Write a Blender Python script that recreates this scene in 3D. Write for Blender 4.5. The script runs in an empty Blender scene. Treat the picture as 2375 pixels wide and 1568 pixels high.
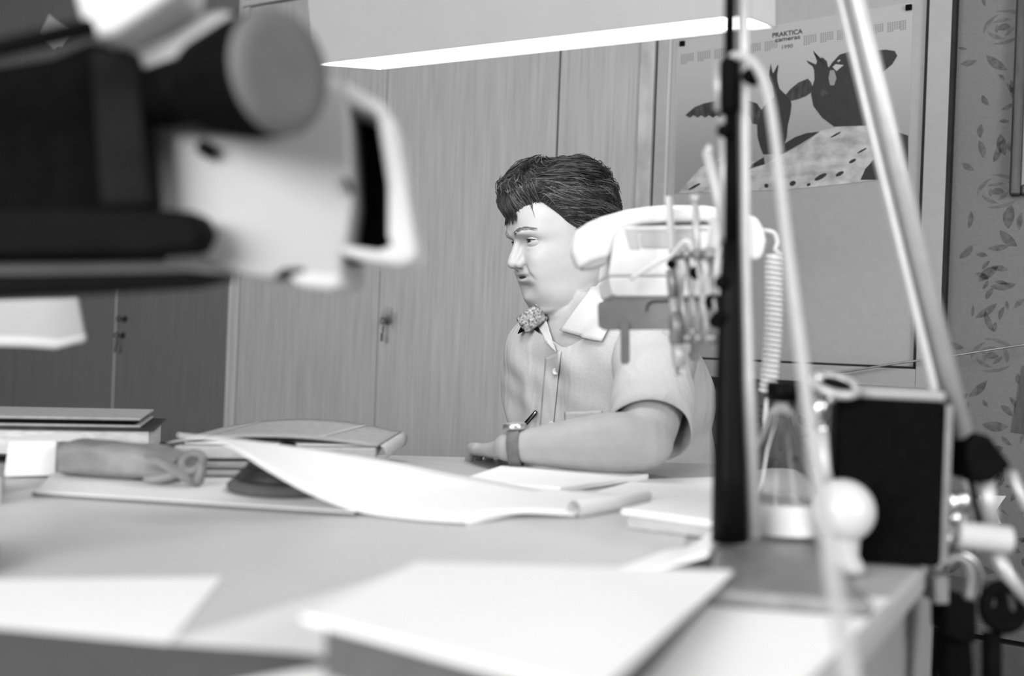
import bpy, bmesh, math, random
from mathutils import Matrix, Vector, noise
random.seed(7)
V3 = Vector
# ------------------------------------------------------------------ camera
FPX, CX, CY, CAMZ = 2310.0, 1187.5, 784.0, 0.95
RHO = 0.038
CR, SR = math.cos(RHO), math.sin(RHO)
sc = bpy.context.scene
COL = sc.collection
cam = bpy.data.cameras.new('camera')
cam.sensor_width = 36.0
cam.lens = 36.0 * FPX / 2375.0
cam.clip_start = 0.02
cam.dof.use_dof = True
cam.dof.focus_distance = 1.85
cam.dof.aperture_fstop = 2.3
camo = bpy.data.objects.new('camera', cam)
camo.matrix_world = Matrix(((CR, -SR, 0, 0), (0, 0, -1, 0), (SR, CR, 0, CAMZ), (0, 0, 0, 1)))
COL.objects.link(camo)
sc.camera = camo
# ------------------------------------------------------------------ world, light, exposure
w = bpy.data.worlds.new('world'); sc.world = w
w.use_nodes = True
w.node_tree.nodes['Background'].inputs[0].default_value = (1, 1, 1, 1)
w.node_tree.nodes['Background'].inputs[1].default_value = 0.35
vs = sc.view_settings
vs.view_transform = 'Standard'; vs.look = 'None'; vs.gamma = 1.0; vs.use_curve_mapping = False
vs.exposure = 0.6

def area(name, loc, target, sx, sy, power):
    l = bpy.data.lights.new(name, 'AREA')
    l.shape = 'RECTANGLE'; l.size = sx; l.size_y = sy; l.energy = power
    o = bpy.data.objects.new(name, l)
    o.location = loc
    o.rotation_euler = (V3(target) - V3(loc)).to_track_quat('-Z', 'Y').to_euler()
    COL.objects.link(o)
    return o
TH = math.radians(31)
U = V3((math.cos(TH), -math.sin(TH), 0)); VV = V3((math.sin(TH), math.cos(TH), 0)); ZZ = V3((0, 0, 1))
def R(u, v, z): return U * u + VV * v + V3((0, 0, z))
# daylight through the two windows of the room, behind and to the right of the photographer
area('window_daylight', R(-0.6, -2.45, 1.75), R(-0.9, 1.5, 0.95), 2.1, 1.35, 92)
area('window_daylight', R(2.45, -0.10, 1.75), R(-0.8, 1.6, 0.9), 1.4, 1.35, 40)

# ------------------------------------------------------------------ helpers
def at(px, py, d):
    xc = (px - CX) / FPX * d; zc = (CY - py) / FPX * d
    return V3((xc * CR - zc * SR, d, CAMZ + xc * SR + zc * CR))
TABLE = 0.755
def tab(px, py, h=0.0):
    a = (px - CX) / FPX; b = (CY - py) / FPX
    d = (TABLE + h - CAMZ) / (a * SR + b * CR)
    return at(px, py, d)
def onplane(px, py, D):
    """point of the wall plane v = D seen at a pixel, as (u, z)"""
    p1 = at(px, py, 1.0); o = V3((0, 0, CAMZ)); r = p1 - o
    t = D / r.dot(VV)
    p = o + r * t
    return (p.dot(U), p.z)

class G:
    def __init__(s): s.v = []; s.f = []; s.uv = None
    def add(s, vs, fs):
        n = len(s.v); s.v += [V3(p) for p in vs]; s.f += [tuple(i + n for i in f) for f in fs]; return s
    def hexa(s, a, b):
        """8 corners: a = 4 points of one face, b = 4 matching points"""
        return s.add(list(a) + list(b), [(3, 2, 1, 0), (4, 5, 6, 7), (0, 1, 5, 4), (1, 2, 6, 5), (2, 3, 7, 6), (3, 0, 4, 7)])
    def box(s, c, sx, sy, sz, X=V3((1, 0, 0)), Y=V3((0, 1, 0)), Z=V3((0, 0, 1))):
        c = V3(c); X = X * sx / 2; Y = Y * sy / 2; Z = Z * sz / 2
        return s.hexa([c - X - Y - Z, c + X - Y - Z, c + X + Y - Z, c - X + Y - Z], [c - X - Y + Z, c + X - Y + Z, c + X + Y + Z, c - X + Y + Z])
    def rbox(s, u0, u1, v0, v1, z0, z1):
        return s.hexa([R(u0, v0, z0), R(u1, v0, z0), R(u1, v1, z0), R(u0, v1, z0)], [R(u0, v0, z1), R(u1, v0, z1), R(u1, v1, z1), R(u0, v1, z1)])
    def prism(s, pts, d):
        """closed outline pts extruded by vector d"""
        n = len(pts); pts = [V3(p) for p in pts]; d = V3(d)
        fs = [tuple(range(n)), tuple(range(2 * n - 1, n - 1, -1))]
        fs += [(i + n, (i + 1) % n + n, (i + 1) % n, i) for i in range(n)]
        return s.add(pts + [p + d for p in pts], fs)
    def ppx(s, poly, d, thick, dirv=(0, 1, 0)):
        return s.prism([at(x, y, d) for x, y in poly], V3(dirv) * thick)
    def tube(s, pts, rad, n=12, caps=True, up=None, rad2=None):
        pts = [V3(p) for p in pts]; m = len(pts)
        if not hasattr(rad, '__len__'): rad = [rad] * m
        rad2 = rad if rad2 is None else (rad2 if hasattr(rad2, '__len__') else [rad2] * m)
        vs = []; prev = V3(up) if up is not None else None
        for i in range(m):
            t = (pts[min(i + 1, m - 1)] - pts[max(i - 1, 0)]).normalized()
            if prev is None:
                prev = V3((0, 0, 1)) if abs(t.z) < .9 else V3((1, 0, 0))
            nrm = (prev - t * prev.dot(t)).normalized(); prev = nrm if up is None else V3(up)
            bn = t.cross(nrm)
            for k in range(n):
                a = 2 * math.pi * k / n
                vs.append(pts[i] + bn * math.cos(a) * rad[i] + nrm * math.sin(a) * rad2[i])
        fs = [(i * n + k, i * n + (k + 1) % n, (i + 1) * n + (k + 1) % n, (i + 1) * n + k) for i in range(m - 1) for k in range(n)]
        if caps: fs += [tuple(range(n - 1, -1, -1)), tuple(range((m - 1) * n, m * n))]
        return s.add(vs, fs)
    def capsule(s, pts, rad, n=14, up=None, rad2=None):
        """tube with rounded ends"""
        pts = [V3(p) for p in pts]; m = len(pts)
        if not hasattr(rad, '__len__'): rad = [rad] * m
        r2 = rad if rad2 is None else rad2
        P = []; A = []; B = []
        t0 = (pts[0] - pts[1]).normalized(); t1 = (pts[-1] - pts[-2]).normalized()
        for a in (0.05, .35, .7, 1.1):
            P.append(pts[0] + t0 * math.cos(a) * rad[0]); A.append(rad[0] * math.sin(a)); B.append(r2[0] * math.sin(a))
        P += pts; A += list(rad); B += list(r2)
        for a in (1.1, .7, .35, .05):
            P.append(pts[-1] + t1 * math.cos(a) * rad[-1]); A.append(rad[-1] * math.sin(a)); B.append(r2[-1] * math.sin(a))
        return s.tube(P, A, n, True, up, B)
    def lathe(s, prof, base, axis=(0, 0, 1), n=28, caps=True):
        """prof: list of (radius, height) along axis"""
        ax = V3(axis).normalized(); base = V3(base)
        x = ax.orthogonal().normalized(); y = ax.cross(x)
        vs = []; m = len(prof)
        for r, h in prof:
            for k in range(n):
                a = 2 * math.pi * k / n
                vs.append(base + ax * h + (x * math.cos(a) + y * math.sin(a)) * max(r, 1e-5))
        fs = [(i * n + k, i * n + (k + 1) % n, (i + 1) * n + (k + 1) % n, (i + 1) * n + k) for i in range(m - 1) for k in range(n)]
        if caps: fs += [tuple(range(n - 1, -1, -1)), tuple(range((m - 1) * n, m * n))]
        return s.add(vs, fs)
    def ball(s, c, r, n=16, sc3=(1, 1, 1), frame=None):
        prof = [(math.sin(math.pi * i / n), -math.cos(math.pi * i / n)) for i in range(n + 1)]
        k0 = len(s.v); s.lathe(prof, (0, 0, 0), n=n * 2, caps=False)
        for i in range(k0, len(s.v)):
            p = s.v[i]; p = V3((p.x * sc3[0] * r, p.y * sc3[1] * r, p.z * sc3[2] * r))
            if frame is not None: p = frame @ p
            s.v[i] = p + V3(c)
        return s
    def torus(s, c, Rr, r, axis=(0, 0, 1), n=36, m=10, a0=0, a1=2 * math.pi):
        ax = V3(axis).normalized(); x = ax.orthogonal().normalized(); y = ax.cross(x)
        full = abs(a1 - a0 - 2 * math.pi) < 1e-6
        k = n if full else n + 1
        pts = [V3(c) + (x * math.cos(a0 + (a1 - a0) * i / n) + y * math.sin(a0 + (a1 - a0) * i / n)) * Rr for i in range(k)]
        if full:
            vs = []
            for i in range(n):
                rd = (pts[i] - V3(c)).normalized()
                for j in range(m):
                    b = 2 * math.pi * j / m
                    vs.append(pts[i] + rd * math.cos(b) * r + ax * math.sin(b) * r)
            return s.add(vs, [(i * m + j, ((i + 1) % n) * m + j, ((i + 1) % n) * m + (j + 1) % m, i * m + (j + 1) % m) for i in range(n) for j in range(m)])
        return s.tube(pts, r, m)
    def sheet(s, fn, nu, nv, thick=0.0004):
        """grid surface fn(a, b), a and b in 0..1, with a thickness downwards"""
        vs = [fn(i / nu, j / nv) for j in range(nv + 1) for i in range(nu + 1)]
        w_ = nu + 1; top = [(j * w_ + i, j * w_ + i + 1, (j + 1) * w_ + i + 1, (j + 1) * w_ + i) for j in range(nv) for i in range(nu)]
        n = len(vs); vs2 = [V3(p) - V3((0, 0, thick)) for p in vs]
        bot = [tuple(k + n for k in reversed(f)) for f in top]
        rim = [(i, j) for i, j in [(a, a + 1) for a in range(nu)] + [(nu + b * w_, nu + (b + 1) * w_) for b in range(nv)]
               + [(nv * w_ + a + 1, nv * w_ + a) for a in range(nu)] + [((b + 1) * w_, b * w_) for b in range(nv)]]
        side = [(i, i + n, j + n, j) for i, j in rim]
        return s.add(vs + vs2, top + bot + side)

ROOT = {}
def thing(name, label, cat, loc, rz=0.0, group=None, kind=None):
    o = bpy.data.objects.new(name, None)
    o.location = V3(loc); o.rotation_euler = (0, 0, rz)
    o.empty_display_size = .05
    COL.objects.link(o)
    ROOT[o.name] = Matrix.Translation(V3(loc)) @ Matrix.Rotation(rz, 4, 'Z')
    tag(o, label, cat, group, kind)
    return o
def tag(o, label=None, cat=None, group=None, kind=None):
    if label: o['label'] = label
    if cat: o['category'] = cat
    if group: o['group'] = group
    if kind: o['kind'] = kind
    return o
def obj(name, g, mat, parent=None, smooth=False, bevel=0, seg=2, loc=None, label=None, kind=None, sub=0):
    """link a G (world coordinates) as one mesh object under parent"""
    if parent is not None: M = ROOT[parent.name]
    else:
        if loc is None:
            lo = [min(p[i] for p in g.v) for i in range(3)]; hi = [max(p[i] for p in g.v) for i in range(3)]
            loc = ((lo[0] + hi[0]) / 2, (lo[1] + hi[1]) / 2, lo[2])
        M = Matrix.Translation(V3(loc))
    Mi = M.inverted()
    me = bpy.data.meshes.new(name)
    me.from_pydata([Mi @ p for p in g.v], [], g.f)
    bm = bmesh.new(); bm.from_mesh(me); bmesh.ops.recalc_face_normals(bm, faces=bm.faces); bm.to_mesh(me); bm.free()
    me.materials.append(mat)
    if smooth:
        for p in me.polygons: p.use_smooth = True
    o = bpy.data.objects.new(name, me); COL.objects.link(o)
    if parent is not None: o.parent = parent
    else: o.location = V3(loc)
    ROOT[o.name] = M if parent is not None else Matrix.Translation(V3(loc))
    if bevel:
        b = o.modifiers.new('bevel', 'BEVEL'); b.width = bevel; b.segments = seg; b.limit_method = 'ANGLE'; b.angle_limit = math.radians(35)
        if smooth or seg > 1:
            for p in me.polygons: p.use_smooth = True
            wn = o.modifiers.new('wn', 'WEIGHTED_NORMAL'); wn.keep_sharp = False
    if sub:
        m_ = o.modifiers.new('sub', 'SUBSURF'); m_.levels = sub; m_.render_levels = sub
    if label: o['label'] = label
    if kind: o['kind'] = kind
    return o

# ------------------------------------------------------------------ materials
def mat(name, grey, rough=.6, spec=.4, metal=0.0, nz=0.0, scale=20.0, stretch=(1, 1, 1), bump=0.0, detail=4.0, coat=0.0, trans=0.0, emit=0.0, ior=1.45, rz=0.0):
    m = bpy.data.materials.new(name); m.use_nodes = True
    nt = m.node_tree; N = nt.nodes; L = nt.links
    b = N['Principled BSDF']
    b.inputs['Base Color'].default_value = (grey, grey, grey, 1)
    b.inputs['Roughness'].default_value = rough
    b.inputs['Metallic'].default_value = metal
    b.inputs['Specular IOR Level'].default_value = spec
    b.inputs['Coat Weight'].default_value = coat
    b.inputs['Transmission Weight'].default_value = trans
    b.inputs['IOR'].default_value = ior
    if emit:
        b.inputs['Emission Color'].default_value = (1, 1, 1, 1); b.inputs['Emission Strength'].default_value = emit
    if nz or bump:
        tc = N.new('ShaderNodeTexCoord'); mp = N.new('ShaderNodeMapping'); no = N.new('ShaderNodeTexNoise')
        mp.inputs['Scale'].default_value = stretch; mp.inputs['Rotation'].default_value = (0, 0, rz)
        no.inputs['Scale'].default_value = scale; no.inputs['Detail'].default_value = detail
        L.new(tc.outputs['Object'], mp.inputs[0]); L.new(mp.outputs[0], no.inputs['Vector'])
        if nz:
            cr = N.new('ShaderNodeValToRGB')
            lo = max(grey * (1 - nz), 0); hi = min(grey * (1 + nz), 1)
            cr.color_ramp.elements[0].position = .3; cr.color_ramp.elements[0].color = (lo, lo, lo, 1)
            cr.color_ramp.elements[1].position = .7; cr.color_ramp.elements[1].color = (hi, hi, hi, 1)
            L.new(no.outputs[0], cr.inputs[0]); L.new(cr.outputs[0], b.inputs['Base Color'])
        if bump:
            bp = N.new('ShaderNodeBump'); bp.inputs['Strength'].default_value = bump; bp.inputs['Distance'].default_value = .004
            L.new(no.outputs[0], bp.inputs['Height']); L.new(bp.outputs[0], b.inputs['Normal'])
    return m

M = {}
M['wood'] = mat('light_veneer', .375, .5, .35, nz=.13, scale=9, stretch=(14, 14, .5), detail=6, rz=TH)
M['wood_trim'] = mat('veneer_trim', .44, .5, .35, nz=.10, scale=9, stretch=(12, 12, .5), detail=5)
M['post'] = mat('worn_post', .42, .6, .3, nz=.22, scale=7, stretch=(3, 3, 1.6), detail=6)
M['darkwood'] = mat('dark_veneer', .135, .5, .35, nz=.12, scale=9, stretch=(14, 14, .5), detail=6)
M['gap'] = mat('dark_gap', .03, .9, .1, nz=.2)
M['panel'] = mat('painted_panel', .34, .6, .3, nz=.03, scale=60)
M['wallpaper'] = mat('wallpaper_ground', .175, .85, .15, nz=.06, scale=160, bump=.08)
M['wallprint'] = mat('wallpaper_leaf_print', .105, .85, .15, nz=.3, scale=90)
M['wallprint2'] = mat('wallpaper_rose_print', .13, .85, .15, nz=.2, scale=90)
M['plaster'] = mat('painted_plaster', .42, .9, .1, nz=.05, scale=12, bump=.05)
M['darkwall'] = mat('mottled_dark_wall', .16, .9, .1, nz=.35, scale=26, detail=8)
M['ceiling'] = mat('white_ceiling', .75, .9, .1, nz=.03, scale=10)
M['floor'] = mat('dark_linoleum', .07, .5, .4, nz=.3, scale=14)
M['desk'] = mat('desk_veneer', .46, .45, .4, nz=.06, scale=6, stretch=(2, 18, 2), detail=6, rz=TH)
M['deskside'] = mat('desk_side_veneer', .34, .5, .4, nz=.10, scale=6, stretch=(9, 9, .6), detail=5)
M['pad'] = mat('pale_desk_pad', .60, .35, .5, nz=.03, scale=8)
M['paper'] = mat('white_paper', .88, .75, .25, nz=.015, scale=20)
M['paper2'] = mat('offwhite_paper', .76, .75, .25, nz=.02, scale=20)
M['paperedge'] = mat('stacked_paper_edges', .55, .85, .2, nz=.25, scale=60, stretch=(1, 1, 14))
M['card'] = mat('grey_cardboard', .33, .8, .2, nz=.10, scale=90)
M['card2'] = mat('pale_cardboard', .46, .8, .2, nz=.08, scale=70)
M['black'] = mat('black_plastic', .003, .65, .06, nz=.3, scale=40)
M['blackgloss'] = mat('black_enamel', .003, .45, .10, nz=.2, scale=40)
M['blackmatt'] = mat('matt_black_leatherette', .003, .85, .06, nz=.4, scale=120, bump=.1)
M['darkgrey'] = mat('dark_grey_plastic', .009, .7, .06, nz=.2, scale=40)
M['white'] = mat('white_plastic', .50, .4, .45, nz=.015, scale=30)
M['offwhite'] = mat('ivory_enamel', .34, .4, .45, nz=.02, scale=30)
M['phone'] = mat('ivory_phone_plastic', .80, .35, .45, nz=.01, scale=30)
M['phoneshade'] = mat('phone_window_plastic', .46, .4, .4, nz=.04, scale=30)
M['chrome'] = mat('brushed_metal', .70, .28, .5, metal=1.0, nz=.08, scale=50, stretch=(1, 1, .2))
M['alu'] = mat('satin_aluminium', .48, .42, .5, metal=.35, nz=.06, scale=50)
M['steel'] = mat('dull_steel', .30, .45, .5, metal=.7, nz=.15, scale=60)
M['traygrey'] = mat('grey_tray_enamel', .21, .5, .35, nz=.06, scale=50)
M['glass'] = mat('clear_glass', .96, .03, .5, trans=1.0, ior=1.22, nz=.01)
M['liquid'] = mat('clear_liquid', .93, .02, .5, trans=1.0, ior=1.33, nz=.01)
M['bulb'] = mat('opal_glass', .60, .3, .5, nz=.01, coat=.3)
M['leather'] = mat('grey_leather', .22, .5, .4, nz=.18, scale=30, bump=.25)
M['skin'] = mat('skin', .39, .52, .35, nz=.05, scale=45, bump=.05)
M['lip'] = mat('lips', .30, .45, .4, nz=.08, scale=60)
M['mouth'] = mat('mouth_inside', .03, .6, .2, nz=.1)
M['hair'] = mat('dark_hair', .028, .45, .4, nz=.45, scale=60)
M['hair2'] = mat('hair_strand', .13, .38, .5, nz=.5, scale=30)
M['brow'] = mat('eyebrow_hair', .24, .6, .2, nz=.3, scale=80)
M['eye'] = mat('eye_white', .42, .35, .3, nz=.03)
M['irisring'] = mat('grey_iris', .05, .35, .3, nz=.3, scale=300)
M['iris'] = mat('dark_iris', .02, .3, .3, nz=.2)
M['shirt'] = mat('pale_shirt_cotton', .47, .85, .15, nz=.03, scale=240, bump=.12)
nt = M['shirt'].node_tree; N_s = nt.nodes
tc = N_s.new('ShaderNodeTexCoord'); mp = N_s.new('ShaderNodeMapping'); mp.inputs['Scale'].default_value = (1.0, 1.0, .35); mp.inputs['Rotation'].default_value = (.5, .35, .4)
no = N_s.new('ShaderNodeTexNoise'); no.inputs['Scale'].default_value = 16; no.inputs['Detail'].default_value = 2; no.inputs['Distortion'].default_value = .6
bp = N_s.new('ShaderNodeBump'); bp.inputs['Strength'].default_value = .75; bp.inputs['Distance'].default_value = .018
nt.links.new(tc.outputs['Object'], mp.inputs[0]); nt.links.new(mp.outputs[0], no.inputs['Vector']); nt.links.new(no.outputs[0], bp.inputs['Height'])
old = N_s['Principled BSDF'].inputs['Normal'].links[0].from_socket
nt.links.new(old, bp.inputs['Normal']); nt.links.new(bp.outputs[0], N_s['Principled BSDF'].inputs['Normal'])
M['collar'] = mat('pale_collar_cotton', .52, .85, .15, nz=.03, scale=240, bump=.1)
M['endcap'] = mat('bright_white_end_cap', .85, .4, .4, nz=.01)  # pale colour imitates lamplight shining through the cap
M['shirtin'] = mat('shirt_shadowed_lining', .45, .9, .1, nz=.03)
M['braid'] = mat('shoulder_braid', .25, .6, .3, nz=.75, scale=220, detail=2)
M['trousers'] = mat('dark_trousers', .05, .9, .1, nz=.2, scale=60)
M['strap'] = mat('watch_strap', .16, .5, .3, nz=.15, scale=60)
M['button'] = mat('shirt_button', .62, .3, .5, nz=.03)
M['poster'] = mat('poster_paper', .38, .55, .35, nz=.02, scale=40)
M['postersky'] = mat('poster_sky_print', .225, .55, .35, nz=.04, scale=6)
M['posterink'] = mat('poster_black_print', .012, .5, .35, nz=.3, scale=60)
M['postergrey'] = mat('poster_date_print', .11, .55, .3, nz=.1, scale=60)
M['rock'] = mat('poster_rock_print', .40, .55, .35, nz=.38, scale=26, detail=8, stretch=(1, 1, 1.6))
def gradmat(name, z0, z1, a, b):
    m = bpy.data.materials.new(name); m.use_nodes = True; N = m.node_tree.nodes; L = m.node_tree.links
    geo = N.new('ShaderNodeNewGeometry'); sx = N.new('ShaderNodeSeparateXYZ'); mr = N.new('ShaderNodeMapRange')
    mr.inputs['From Min'].default_value = z0; mr.inputs['From Max'].default_value = z1; mr.inputs['To Min'].default_value = a; mr.inputs['To Max'].default_value = b
    L.new(geo.outputs['Position'], sx.inputs[0]); L.new(sx.outputs['Z'], mr.inputs['Value']); L.new(mr.outputs[0], N['Principled BSDF'].inputs['Base Color'])
    N['Principled BSDF'].inputs['Roughness'].default_value = .55
    return m
M['skygrad'] = gradmat('poster_sky_gradient_print', 1.28, 1.66, .20, .36)
M['darkcard'] = mat('dark_grey_folder_card', .10, .7, .2, nz=.1, scale=60)
M['feather'] = mat('poster_wing_print', .03, .55, .3, nz=.7, scale=40, stretch=(3, 3, 1))
M['frame'] = mat('dark_picture_frame', .05, .45, .4, nz=.3, scale=20, stretch=(6, 6, 1))
M['mount'] = mat('picture_mount', .30, .8, .2, nz=.04, scale=60)
M['tape'] = mat('torn_paper_scrap', .42, .8, .2, nz=.06, scale=60)
M['rubber'] = mat('grey_cable_rubber', .45, .5, .3, nz=.05, scale=40)
M['cordwhite'] = mat('ivory_cord', .78, .4, .4, nz=.02, scale=40)
M['diffuser'] = mat('lit_diffuser', .9, .4, .3, emit=6.0, nz=.01)
M['lampbody'] = mat('lamp_housing_enamel', .32, .4, .4, nz=.02, scale=20)
M['eyecup'] = mat('grey_rubber_eyecup', .13, .6, .25, nz=.1, scale=20)
M['inkpad'] = mat('dark_stamp_rack', .03, .5, .3, nz=.4, scale=50)
M['chair'] = mat('brown_upholstery', .08, .8, .15, nz=.2, scale=60)

# ------------------------------------------------------------------ setting
D0 = 2.30      # plane of the cupboard fronts
ux = lambda px, D=D0: onplane(px, 600, D)[0]
DW = 2.345      # wallpapered wall
def struct(name, g, m, **k):
    o = obj(name, g, m, **k); o['kind'] = 'structure'; return o
struct('floor', G().rbox(-5.0, 2.60, -2.6, 3.3, -.05, 0), M['floor'])
struct('ceiling', G().rbox(-5.0, 2.60, -2.6, 3.3, 2.6, 2.66), M['ceiling'])
UPR = ux(2186)
wallr = struct('wall_right', G().rbox(UPR - .80, 2.60, DW, 2.9, 0, 2.6), M['wallpaper'])
struct('wall_back', G().rbox(-5.0, UPR - .80, 2.82, 2.9, 0, 2.6), M['darkwall'])
struct('wall_left', G().rbox(-5.08, -5.0, -2.6, 2.9, 0, 2.6), M['plaster'])
# window walls behind the camera, the daylight comes through their openings
g = G(); g.rbox(-5.0, 2.60, -2.7, -2.6, 0, 1.0); g.rbox(-5.0, 2.60, -2.7, -2.6, 2.45, 2.6); g.rbox(-5.0, -1.7, -2.7, -2.6, 1.0, 2.45); g.rbox(.5, 2.60, -2.7, -2.6, 1.0, 2.45)
struct('wall_window', g, M['plaster'])
g = G(); g.rbox(2.60, 2.70, -2.6, 2.35, 0, 1.0); g.rbox(2.60, 2.70, -2.6, 2.35, 2.45, 2.6); g.rbox(2.60, 2.70, .65, 2.35, 1.0, 2.45); g.rbox(2.60, 2.70, -2.6, -.85, 1.0, 2.45)
struct('wall_side', g, M['plaster'])
for n_, (a, b, along) in enumerate((((-1.7, .5), -2.65, 0), ((-.85, .65), 2.65, 1))):
    wr = thing('window_%d' % (n_ + 1), None, None, (0, 0, 0), kind='structure')
    for k, t in enumerate((a[0] + .03, (a[0] + a[1]) / 2, a[1] - .03)):
        g = G()
        g.rbox(t - .03, t + .03, b - .03, b + .03, 1.0, 2.45) if not along else g.rbox(b - .03, b + .03, t - .03, t + .03, 1.0, 2.45)
        obj('window_frame', g, M['white'], wr)
    for z in (1.03, 2.42):
        g = G()
        g.rbox(a[0], a[1], b - .03, b + .03, z - .03, z + .03) if not along else g.rbox(b - .03, b + .03, a[0], a[1], z - .03, z + .03)
        obj('window_frame', g, M['white'], wr)
    wr['label'] = 'white framed window letting in the daylight'

# floral wallpaper print, a few tenths of a millimetre proud of the wall
def leaf(u, z, a, L, wd, bend=.12, n=6):
    pts = []
    for i in range(n + 1):
        t = i / n; ww = wd * math.sin(math.pi * t) ** .8
        pts.append((t * L, ww + bend * L * t * (1 - t)))
    for i in range(n - 1, 0, -1):
        t = i / n; ww = wd * math.sin(math.pi * t) ** .8
        pts.append((t * L, -ww * .8 + bend * L * t * (1 - t)))
    ca, sa = math.cos(a), math.sin(a)
    return [(u + x * ca - y * sa, z + x * sa + y * ca) for x, y in pts]
gl = G(); gr = G()
rnd = random.Random(3)
def flat(g, poly, v):
    g.add([R(a, v, b) for a, b in poly], [tuple(range(len(poly)))])
u0w = UPR + .012
def rose(u, z, s):
    for k in range(9):
        a = k * 2.4; r = s * (.25 + .09 * k)
        pts = []
        for i in range(7):
            t = a + i * .26; pts.append((u + math.cos(t) * r, z + math.sin(t) * r * .8))
        for i in range(6, -1, -1):
            t = a + i * .26; rr = r - s * .20 * math.sin(math.pi * i / 6); pts.append((u + math.cos(t) * rr, z + math.sin(t) * rr * .8))
        flat(gr, pts, DW - .0004)
    flat(gl, leaf(u - s * .3, z, 0, s * .6, s * .16), DW - .0005)
for i, (iu, iz) in enumerate([(a, b) for b in range(-5, 11) for a in range(-5, 12)]):
    u = u0w + .085 + iu * .20 + (.10 if iz % 2 else 0); z = .95 + iz * .175
    if not (.05 < z < 2.5) or u > 2.4: continue
    zlow = onplane(1900, 888, D0)[1] - .075
    umin = UPR if z > zlow else UPR - .72
    if u - .05 > umin: rose(u, z, .050)
    for k in range(17):
        a = rnd.uniform(0, 6.28); rr = rnd.uniform(.05, .125)
        L = rnd.uniform(.016, .056); lu = u + math.cos(a) * rr; lz = z + math.sin(a) * rr
        if lu - L < (UPR if lz > zlow else UPR - .74) or lu + L > 2.55 or lz < .1: continue
        flat(gl, leaf(lu, lz, a + rnd.uniform(-1, 1), L, L * rnd.uniform(.14, .24)), DW - .0005)
obj('leaf_print', gl, M['wallprint'], wallr, kind='stuff')
obj('rose_print', gr, M['wallprint2'], wallr, kind='stuff')

# ------------------------------------------------------------------ cupboards
u_l2, u_l1, u_m, u_d1, u_d2, u_p = ux(38), ux(275), ux(545), ux(882), ux(1281), ux(1468)
TOPZ = 1.985
def door(parent, u0, u1, z0, z1, m, v=D0):
    return obj('door', G().rbox(u0, u1, v, v + .02, z0, z1), m, parent, bevel=.0015, seg=1)
def key(parent, px, py, m=None, ring=True):
    u, z = onplane(px, py, D0)
    es = obj('escutcheon', G().lathe([(.011, 0), (.011, .002), (.008, .003)], R(u, D0, z), -VV, 18), m or M['steel'], parent)
    g = G(); g.tube([R(u, D0, z), R(u, D0 - .022, z)], .0028, 8); g.torus(R(u, D0 - .028, z), .0085, .0022, U, 18, 6)
    obj('key', g, m or M['steel'], parent, smooth=True)
    if ring:
        g = G(); g.torus(R(u + .003, D0 - .03, z - .026), .011, .0014, (U + VV * .6), 20, 6)
        g.add(*[[R(u - .004, D0 - .031, z - .036), R(u + .006, D0 - .031, z - .036), R(u + .008, D0 - .034, z - .058), R(u - .002, D0 - .034, z - .06)], [(0, 1, 2, 3)]])
        obj('key_ring', g, m or M['steel'], parent, smooth=True)
wd_ = thing('wardrobe', 'tall light veneer wardrobe with vertical grain behind the man', 'wardrobe', R((u_m + u_p) / 2, D0, 0), -TH)
obj('carcass', G().rbox(u_m, u_p, D0 + .021, 2.80, .0, TOPZ), M['gap'], wd_)
obj('side_stile', G().rbox(u_m + .002, u_m + .026, D0 - .004, D0 + .02, .02, TOPZ), M['wood_trim'], wd_, bevel=.002)
obj('top_rail', G().rbox(u_m, u_p, D0 - .012, 2.80, TOPZ, TOPZ + .022), M['wood_trim'], wd_, bevel=.002)
obj('plinth', G().rbox(u_m, u_p, D0 + .015, D0 + .03, 0, .08), M['wood_trim'], wd_)

# door leaf with the grubby ring of wear round its lock: stain keeps its own shape in the material
def stained(base, u, z, rad):
    m = base.copy(); m.name = 'veneer_worn_round_lock'
    nt = m.node_tree; N = nt.nodes; L = nt.links
    geo = N.new('ShaderNodeNewGeometry'); sub = N.new('ShaderNodeVectorMath'); sub.operation = 'DISTANCE'
    sub.inputs[1].default_value = R(u, D0, z)
    no = N.new('ShaderNodeTexNoise'); no.inputs['Scale'].default_value = 55; no.inputs['Detail'].default_value = 8
    ad = N.new('ShaderNodeMath'); ad.operation = 'MULTIPLY_ADD'; ad.inputs[1].default_value = rad * 1.5; 
    mr = N.new('ShaderNodeMapRange'); mr.inputs['From Min'].default_value = rad * .9; mr.inputs['From Max'].default_value = rad * 1.9
    mr.inputs['To Min'].default_value = .30; mr.inputs['To Max'].default_value = 1.0
    mx = N.new('ShaderNodeMix'); mx.data_type = 'RGBA'; mx.blend_type = 'MULTIPLY'; mx.inputs[0].default_value = 1.0
    bs = N['Principled BSDF']; src = bs.inputs['Base Color'].links[0].from_socket
    L.new(geo.outputs['Position'], sub.inputs[0]); L.new(no.outputs[0], ad.inputs[0]); L.new(sub.outputs['Value'], ad.inputs[2])
    L.new(ad.outputs[0], mr.inputs['Value'])
    L.new(src, mx.inputs[6]); L.new(mr.outputs[0], mx.inputs[7]); L.new(mx.outputs[2], bs.inputs['Base Color'])
    return m
ku, kz = onplane(900, 742, D0)
door(wd_, u_m + .029, u_d1 - .0015, .085, TOPZ - .004, M['wood'])
dk = door(wd_, u_d1 + .0015, u_d2 - .003, .085, TOPZ - .004, stained(M['wood'], ku, kz, .034))
dk['label'] = 'wardrobe door with a worn dark ring round its lock'
door(wd_, u_d2 + .003, u_p, .085, TOPZ - .004, M['wood'])
key(wd_, 902, 745, M['darkcard'])
cb = thing('cabinet', 'dark veneer cabinet with two doors at the left', 'cabinet', R((u_l2 + u_m) / 2, D0, 0), -TH)
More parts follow.
